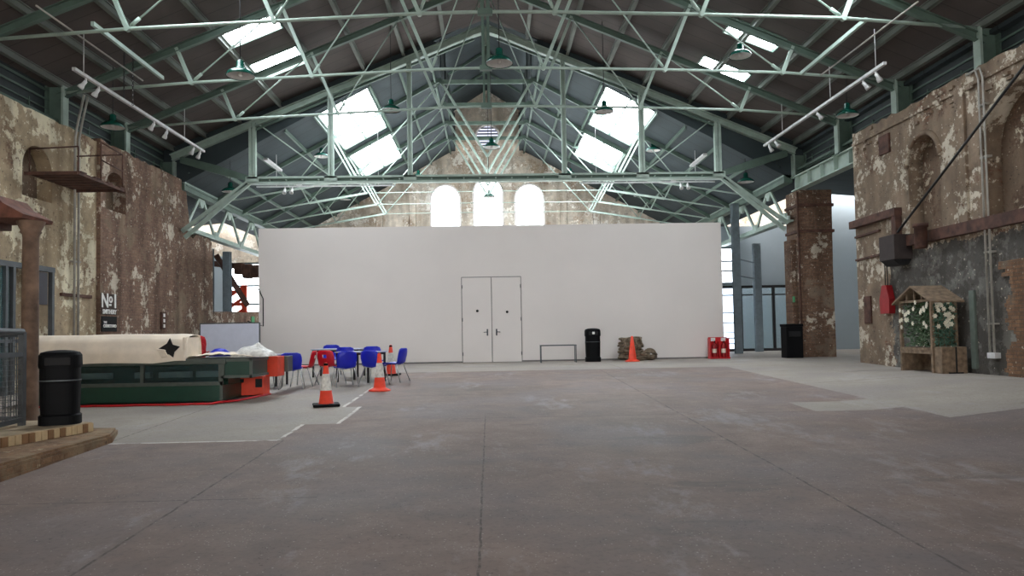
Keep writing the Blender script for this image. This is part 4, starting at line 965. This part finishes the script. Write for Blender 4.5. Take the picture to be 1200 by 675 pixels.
# iron landing high on the left wall
t = thing('iron_landing', 'rusty planked iron landing with thin railings high on the left wall', 'landing', (0, 0, .12))
for k in range(7):
    m = MB(); y = 17.15 + k * .3; x1 = -9.3 - .08 * (k % 2); m.box(-10.6, x1, y, y + .24, 4.74, 4.77, .005); m.build('plank', M_rust, t)
m = MB(); m.bar((-10.55, 17.1, 4.71), (-9.35, 17.1, 4.71), .05, .06); m.bar((-10.55, 19.2, 4.71), (-9.35, 19.2, 4.71), .05, .06); m.bar((-9.35, 17.1, 4.71), (-9.35, 19.2, 4.71), .05, .06); m.build('joist', M_rust, t)
m = MB()
for p, q in (((-9.35, 19.15, 4.75), (-9.35, 19.15, 5.65)), ((-9.35, 18.1, 4.75), (-9.35, 18.1, 5.7)), ((-9.35, 18.1, 5.68), (-9.35, 19.15, 5.63)), ((-9.35, 18.1, 5.25), (-9.35, 19.15, 5.2)), ((-10.5, 19.15, 5.6), (-9.35, 19.15, 5.63)),
             ):
    m.tube([p, q], .018, 6)
m.build('railing', M_rust, t); m = MB()
for p, q in (((-10.5, 17.2, 4.75), (-10.5, 17.2, 5.3)), ((-10.5, 17.2, 5.3), (-9.4, 17.2, 5.35)), ((-9.4, 17.2, 5.35), (-9.4, 17.2, 4.75))): m.tube([p, q], .018, 6)
m.build('railing', M_rust, t)

# ------------------------------------------------------------------ behind the low broken wall
def ipost(x, y, h, w, lab, t=None):
    m = MB(); m.box(-w / 2, w / 2, -.1, -.07, 0, h); m.box(-w / 2, w / 2, .07, .1, 0, h); m.box(-.02, .02, -.07, .07, 0, h)
    o = m.build('steel_post', M_bluegrey); o.location = (x, y, 0); return tag(o, lab, 'steel post')
ipost(-11.2, 32.0, 4.7, .32, 'blue grey steel post seen through the gap beside the white box, the thicker one')
ipost(-11.45, 30.8, 4.7, .22, 'blue grey steel post seen through the gap, next to the brick pier')
ipost(10.2, 30.3, 6.2, .3, 'blue grey steel post before the glazed doors, nearer the white box')
ipost(11.75, 32.2, 4.75, .32, 'blue grey steel post before the glazed doors, nearer the brick pillar')
for z in (3.2, 3.9):
    m = MB(); m.bar((10.37, 30.45, z), (11.58, 32.1, z), .05); tag(m.build('cross_rail', M_bluegrey), 'thin rail between the two posts before the glazed doors, %s one' % ('lower' if z < 3.5 else 'upper'), 'rail')
m = MB(); m.bar((-11.75, 32.2, 4.6), (-10.6, 32.85, 2.4), .22, .2); tag(m.build('timber_strut', M_rust), 'brown diagonal timber leaning behind the low broken wall', 'timber')
t = thing('ragged_beam', 'charred ragged horizontal timber behind the low wall beside the white box', 'timber')
m = MB(); m.bar((-12.2, 33.0, 4.3), (-9.0, 33.0, 3.9), .26, .24); m.build('beam', M_rust, t)
for k in range(6): m = MB(); x = -11 + k * .36; m.box(x - .22, x + .2, 32.82, 33.2, 3.8 - .07 * ((k * 5) % 3) - .04 * k, 4.3 - .05 * k, .08); m.build('broken_edge', M_rust, t)
t = thing('orange_frame', 'orange lattice steel frame standing behind the low broken wall', 'steel frame', (-11.25, 33.3, 0))
for x in (-.4, .35): m = MB(); m.bar((x, 0, 0), (x, 0, 3.35), .2); m.build('upright', M_orange, t)
m = MB()
for k in range(6): m.bar((-.4, 0, .3 + k * .55), (.35, 0, .3 + k * .55), .14); m.bar((-.4, 0, .3 + k * .5), (.35, 0, .8 + k * .5), .12)
m.build('lacing', M_orange, t)
t = thing('outline_frame', 'bent black metal outline frame at the left edge of the white box', 'metal frame', (0, 0, 0))
m = MB(); m.tube([(-8.02, 25.975, 2.7), (-7.86, 25.975, 2.35), (-7.86, 25.975, 1.4), (-8.4, 25.975, 1.58)], .022, 6); m.build('rod', M_black_m, t)
m = MB(); m.box(-10.575, -10.545, 33.2, 33.6, 1.55, 1.95); tag(m.build('exit_notice', M_yellow), 'small green running man notice on the low broken wall', 'sign')

# ------------------------------------------------------------------ fittings on the right wall
XF = XR
t = thing('timber_bracket', 'L shaped rusty beam bracket on the right wall above the dark box', 'beam bracket')
m = MB(); m.bar((XF - .1, 20.84, 3.9), (XF - .1, 18.45, 3.92), .2, .2); m.build('beam', M_rust, t)
m = MB(); m.bar((XF - .1, 18.55, 3.98), (XF - .1, 18.55, 3.3), .2, .16, (1, 0, 0)); m.build('drop', M_rust, t)
for z in (3.55, 2.9):
    m = MB(); m.bar((XF - .035, 20.8, z), (XF - .035, 19.5, z + .03), .07, .05); m.build('ledge', M_rust, t)
t = thing('hopper_box', 'dark rusty iron hopper box fixed on the right wall', 'iron box', (XF - .23, 18.4, 2.98))
m = MB(); m.box(-.23, .23, -.36, .36, -.31, .31, .01); m.build('body', simple('dark_rusted_iron', (52, 42, 40), .8), t)
m = MB(); m.prism([(-.23, -.31), (.23, -.31), (.14, -.45), (-.08, -.45)], 'Y', -.3, .3); m.build('chute', M_dark, t)
t = thing('red_hose_bag', 'tall dark red box hanging under the hopper on the right wall', 'red box', (XF - .085, 19.15, 1.72))
m = MB(); m.prism([(-.22, -.38), (.22, -.38), (.24, .0), (.16, .2), (.1, .36), (-.1, .36), (-.16, .2), (-.24, .0)], 'X', -.08, .08); m.build('case', M_redd, t)
m = MB(); m.tube([(0, -.05, .36), (0, -.05, .95)], .015, 6); m.tube([(0, .06, .36), (0, .06, .95)], .015, 6); m.build('strap', M_black_m, t)
m = MB(); m.box(XF - .05, XF, 20.1, 20.45, 1.1, 1.85, .01); tag(m.build('wall_plank', M_rust), 'short brown plank fixed upright by the corner of the right wall', 'plank')
m = MB(); m.bar((XF - .08, 18.3, 3.12), (XF - .08, 8.0, 3.12), .16, .26); tag(m.build('wall_beam', M_rust), 'long brown horizontal beam running along the right wall', 'beam')
m = MB(); m.lathe([(.001, -.3), (.13, -.3), (.14, -.26), (.14, .2), (.17, .2), (.17, .28), (.001, .28)], 18); q = m.build('iron_drum', M_rust); q.location = (XF - .34, 17.1, 3.12); tag(q, 'rusty iron cylinder standing on the wall beam under the niche', 'iron cylinder')
m = MB(); m.tube([(XF - .3, 18.15, 3.35), (XF - .3, 14.2, 5.55), (XF - .3, 10.5, 7.6)], .03, 7); tag(m.build('black_cable', M_black_m), 'thick black cable running diagonally up the right wall', 'cable')
for y, lab in ((15.2, 'grey conduit down the right wall ending in the socket box, further one'), (15.06, 'grey conduit down the right wall ending in the socket box, nearer one')):
    m = MB(); m.tube([(XF - .1, y, .42), (XF - .1, y, 6.2), (XF - .09, y + .1, 6.42), (XF - .03, y + .5, 6.45)], .022, 7); o = tag(m.build('wall_conduit', M_pipe), lab, 'pipe')
    for z in (1, 2.5, 4.5, 5.6): m = MB(); m.box(XF - .11, XF, y - .05, y + .05, z, z + .04); m.build('bracket', M_pipe, o)
m = MB(); m.box(XF - .13, XF, 15.01, 15.26, .3, .42, .01); tag(m.build('socket_box', M_track), 'small white double socket box low on the right wall', 'socket')
m = MB(); m.box(XF - .06, XF, 15.72, 15.88, .05, 1.75, .01); tag(m.build('grey_panel', simple('grey_green_panel', (96, 106, 98), .7)), 'narrow grey green panel on the right wall beside the flowered arbour', 'panel')
m = MB(); jj = [(14.72 + .12 * math.sin(k * .5) + random.uniform(-.14, .1), -.05 + .078 * k) for k in range(30)]
pp = []
for (y, z) in jj: pp += [(y, z), (y, z + .078)]
m.prism([(13.7, -.05)] + pp + [(13.7, 2.3)], 'X', XR - .04, XR); m.build('brick_patch', wallmat('orange_brick', 'Y', (130, 112, 94), (180, 168, 148), (124, 92, 68), (156, 116, 84), .42, .60, 51.0), WR)
m = MB(); m.box(XF - .06, XF, 18.85, 19.35, 5.55, 6.05, .01); tag(m.build('iron_plate', M_rust), 'small rusty iron plate high on the right wall under the broken bricks', 'iron plate')

# ------------------------------------------------------------------ flowered arbour seat
t = thing('arbour_seat', 'small gabled wooden arbour seat with white flowers against the right wall', 'arbour', (10.12, 16.85, -.05))
# local: x depth (-.3..+.25 to wall), y width (-.65..+.65)
for x in (-.3, .22):
    for y in (-.62, .62): m = MB(); m.box(x - .035, x + .035, y - .035, y + .035, 0, 1.66, .004); m.build('post', M_wood, t)
m = MB(); m.box(-.34, .24, -.62, .62, .5, .56, .005); m.box(-.33, -.29, -.6, .6, .42, .5); m.build('seat', M_wood, t)
m = MB(); m.box(.2, .24, -.62, .62, .0, .5); m.box(-.3, .22, .6, .63, 0, .5); m.box(-.3, .22, -.65, -.6, 0, .58); m.build('side_board', M_wood, t)
m = MB()
for s_ in (-1, 1):
    m.add([(x, y, z) for x in (-.42, .34) for (y, z) in ((s_ * .8, 1.6), (0, 1.98), (0, 1.94), (s_ * .8, 1.56))], [(0, 1, 2, 3), (7, 6, 5, 4), (0, 4, 5, 1), (1, 5, 6, 2), (2, 6, 7, 3), (3, 7, 4, 0)])
m.build('roof', M_wood, t)
m = MB(); m.bar((-.32, -.62, 1.62), (-.32, .62, 1.62), .05)
for y, h in ((-.3, .16), (0, .3), (.3, .16)): m.bar((-.32, y, 1.62), (-.32, y, 1.62 + h), .035)
m.build('gable_slats', M_wood, t)
m = MB()
for k in range(7): m.bar((.2, -.6 + k * .2, .55), (.2, -.6 + k * .2, 1.6), .018)
for k in range(6): m.bar((.2, -.62, .6 + k * .19), (.2, .62, .6 + k * .19), .018)
for k in range(1, 4): m.bar((-.3 + k * .13, -.62, .55), (-.3 + k * .13, -.62, 1.6), .018)
for k in range(6): m.bar((-.3, -.62, .6 + k * .19), (.22, -.62, .6 + k * .19), .018)
m.build('trellis', M_wood, t)
pb = thing('planter_box', 'upright wooden planter box with a dark slot beside the arbour seat', 'planter', (10.12, 16.05, -.05))
m = MB(); m.box(-.3, .26, -.13, .13, 0, .58, .008); m.build('box', M_wood, pb)
m = MB(); m.box(-.0, .03, -.145, -.125, .02, .58); m.box(-.16, .16, -.15, -.12, 0, .03); m.build('slot', M_dark, pb)
def leaves(name, n, f, mat, parent, size):
    m = MB()
    for k in range(n):
        p = Vector(f()); d = Vector((random.gauss(0, 1), random.gauss(0, 1), random.gauss(0, .6))).normalized(); e = d.orthogonal().normalized()
        s_ = size * random.uniform(.6, 1.3); nn = d.cross(e) * .15 * s_
        m.add([p - d * s_, p + e * s_ * .45 + nn, p + d * s_, p - e * s_ * .45 + nn, p - nn * .6], [(0, 1, 4), (1, 2, 4), (2, 3, 4), (3, 0, 4)])
    return m.build(name, mat, parent)
def fb(): return (random.uniform(-.3, .2), random.uniform(-.6, .6), random.uniform(.58, 1.6))
def fs_(): return (random.uniform(-.3, .22), random.uniform(-.68, -.55), random.uniform(.5, 1.62))
vine = thing('climbing_plant', 'leafy climbing greenery with white blooms filling the arbour trellis', 'climbing plant', (10.12, 16.85, -.05))
leaves('foliage', 2600, fb, M_leaf, vine, .04); leaves('foliage', 1600, fs_, M_leaf2, vine, .04)
leaves('small_blossom', 260, lambda: (random.uniform(-.34, .1), random.uniform(-.68, .1), random.uniform(.5, 1.1)), M_petal, vine, .016)
for k in range(44):
    side = random.random() < .5
    if side: c = (random.uniform(-.3, .2), -.69, random.uniform(1.0, 1.6))
    else: c = (-.34, random.uniform(-.58, .58), random.uniform(1.0, 1.6))
    m = MB()
    for j in range(6):
        a = j * math.pi / 3; e = Vector((math.cos(a), math.sin(a), 0)) if side is None else (Vector((math.cos(a), 0, math.sin(a))) if side else Vector((0, math.cos(a), math.sin(a))))
        o_ = Vector((0, -.02, 0)) if side else Vector((-.02, 0, 0)); c_ = Vector(c); g_ = e.cross(o_.normalized())
        m.add([c_, c_ + e * .032 + g_ * .022 + o_, c_ + e * .064 + o_ * .6, c_ + e * .032 - g_ * .022 + o_], [(0, 1, 2, 3)])
    m.build('flower', M_petal, vine)
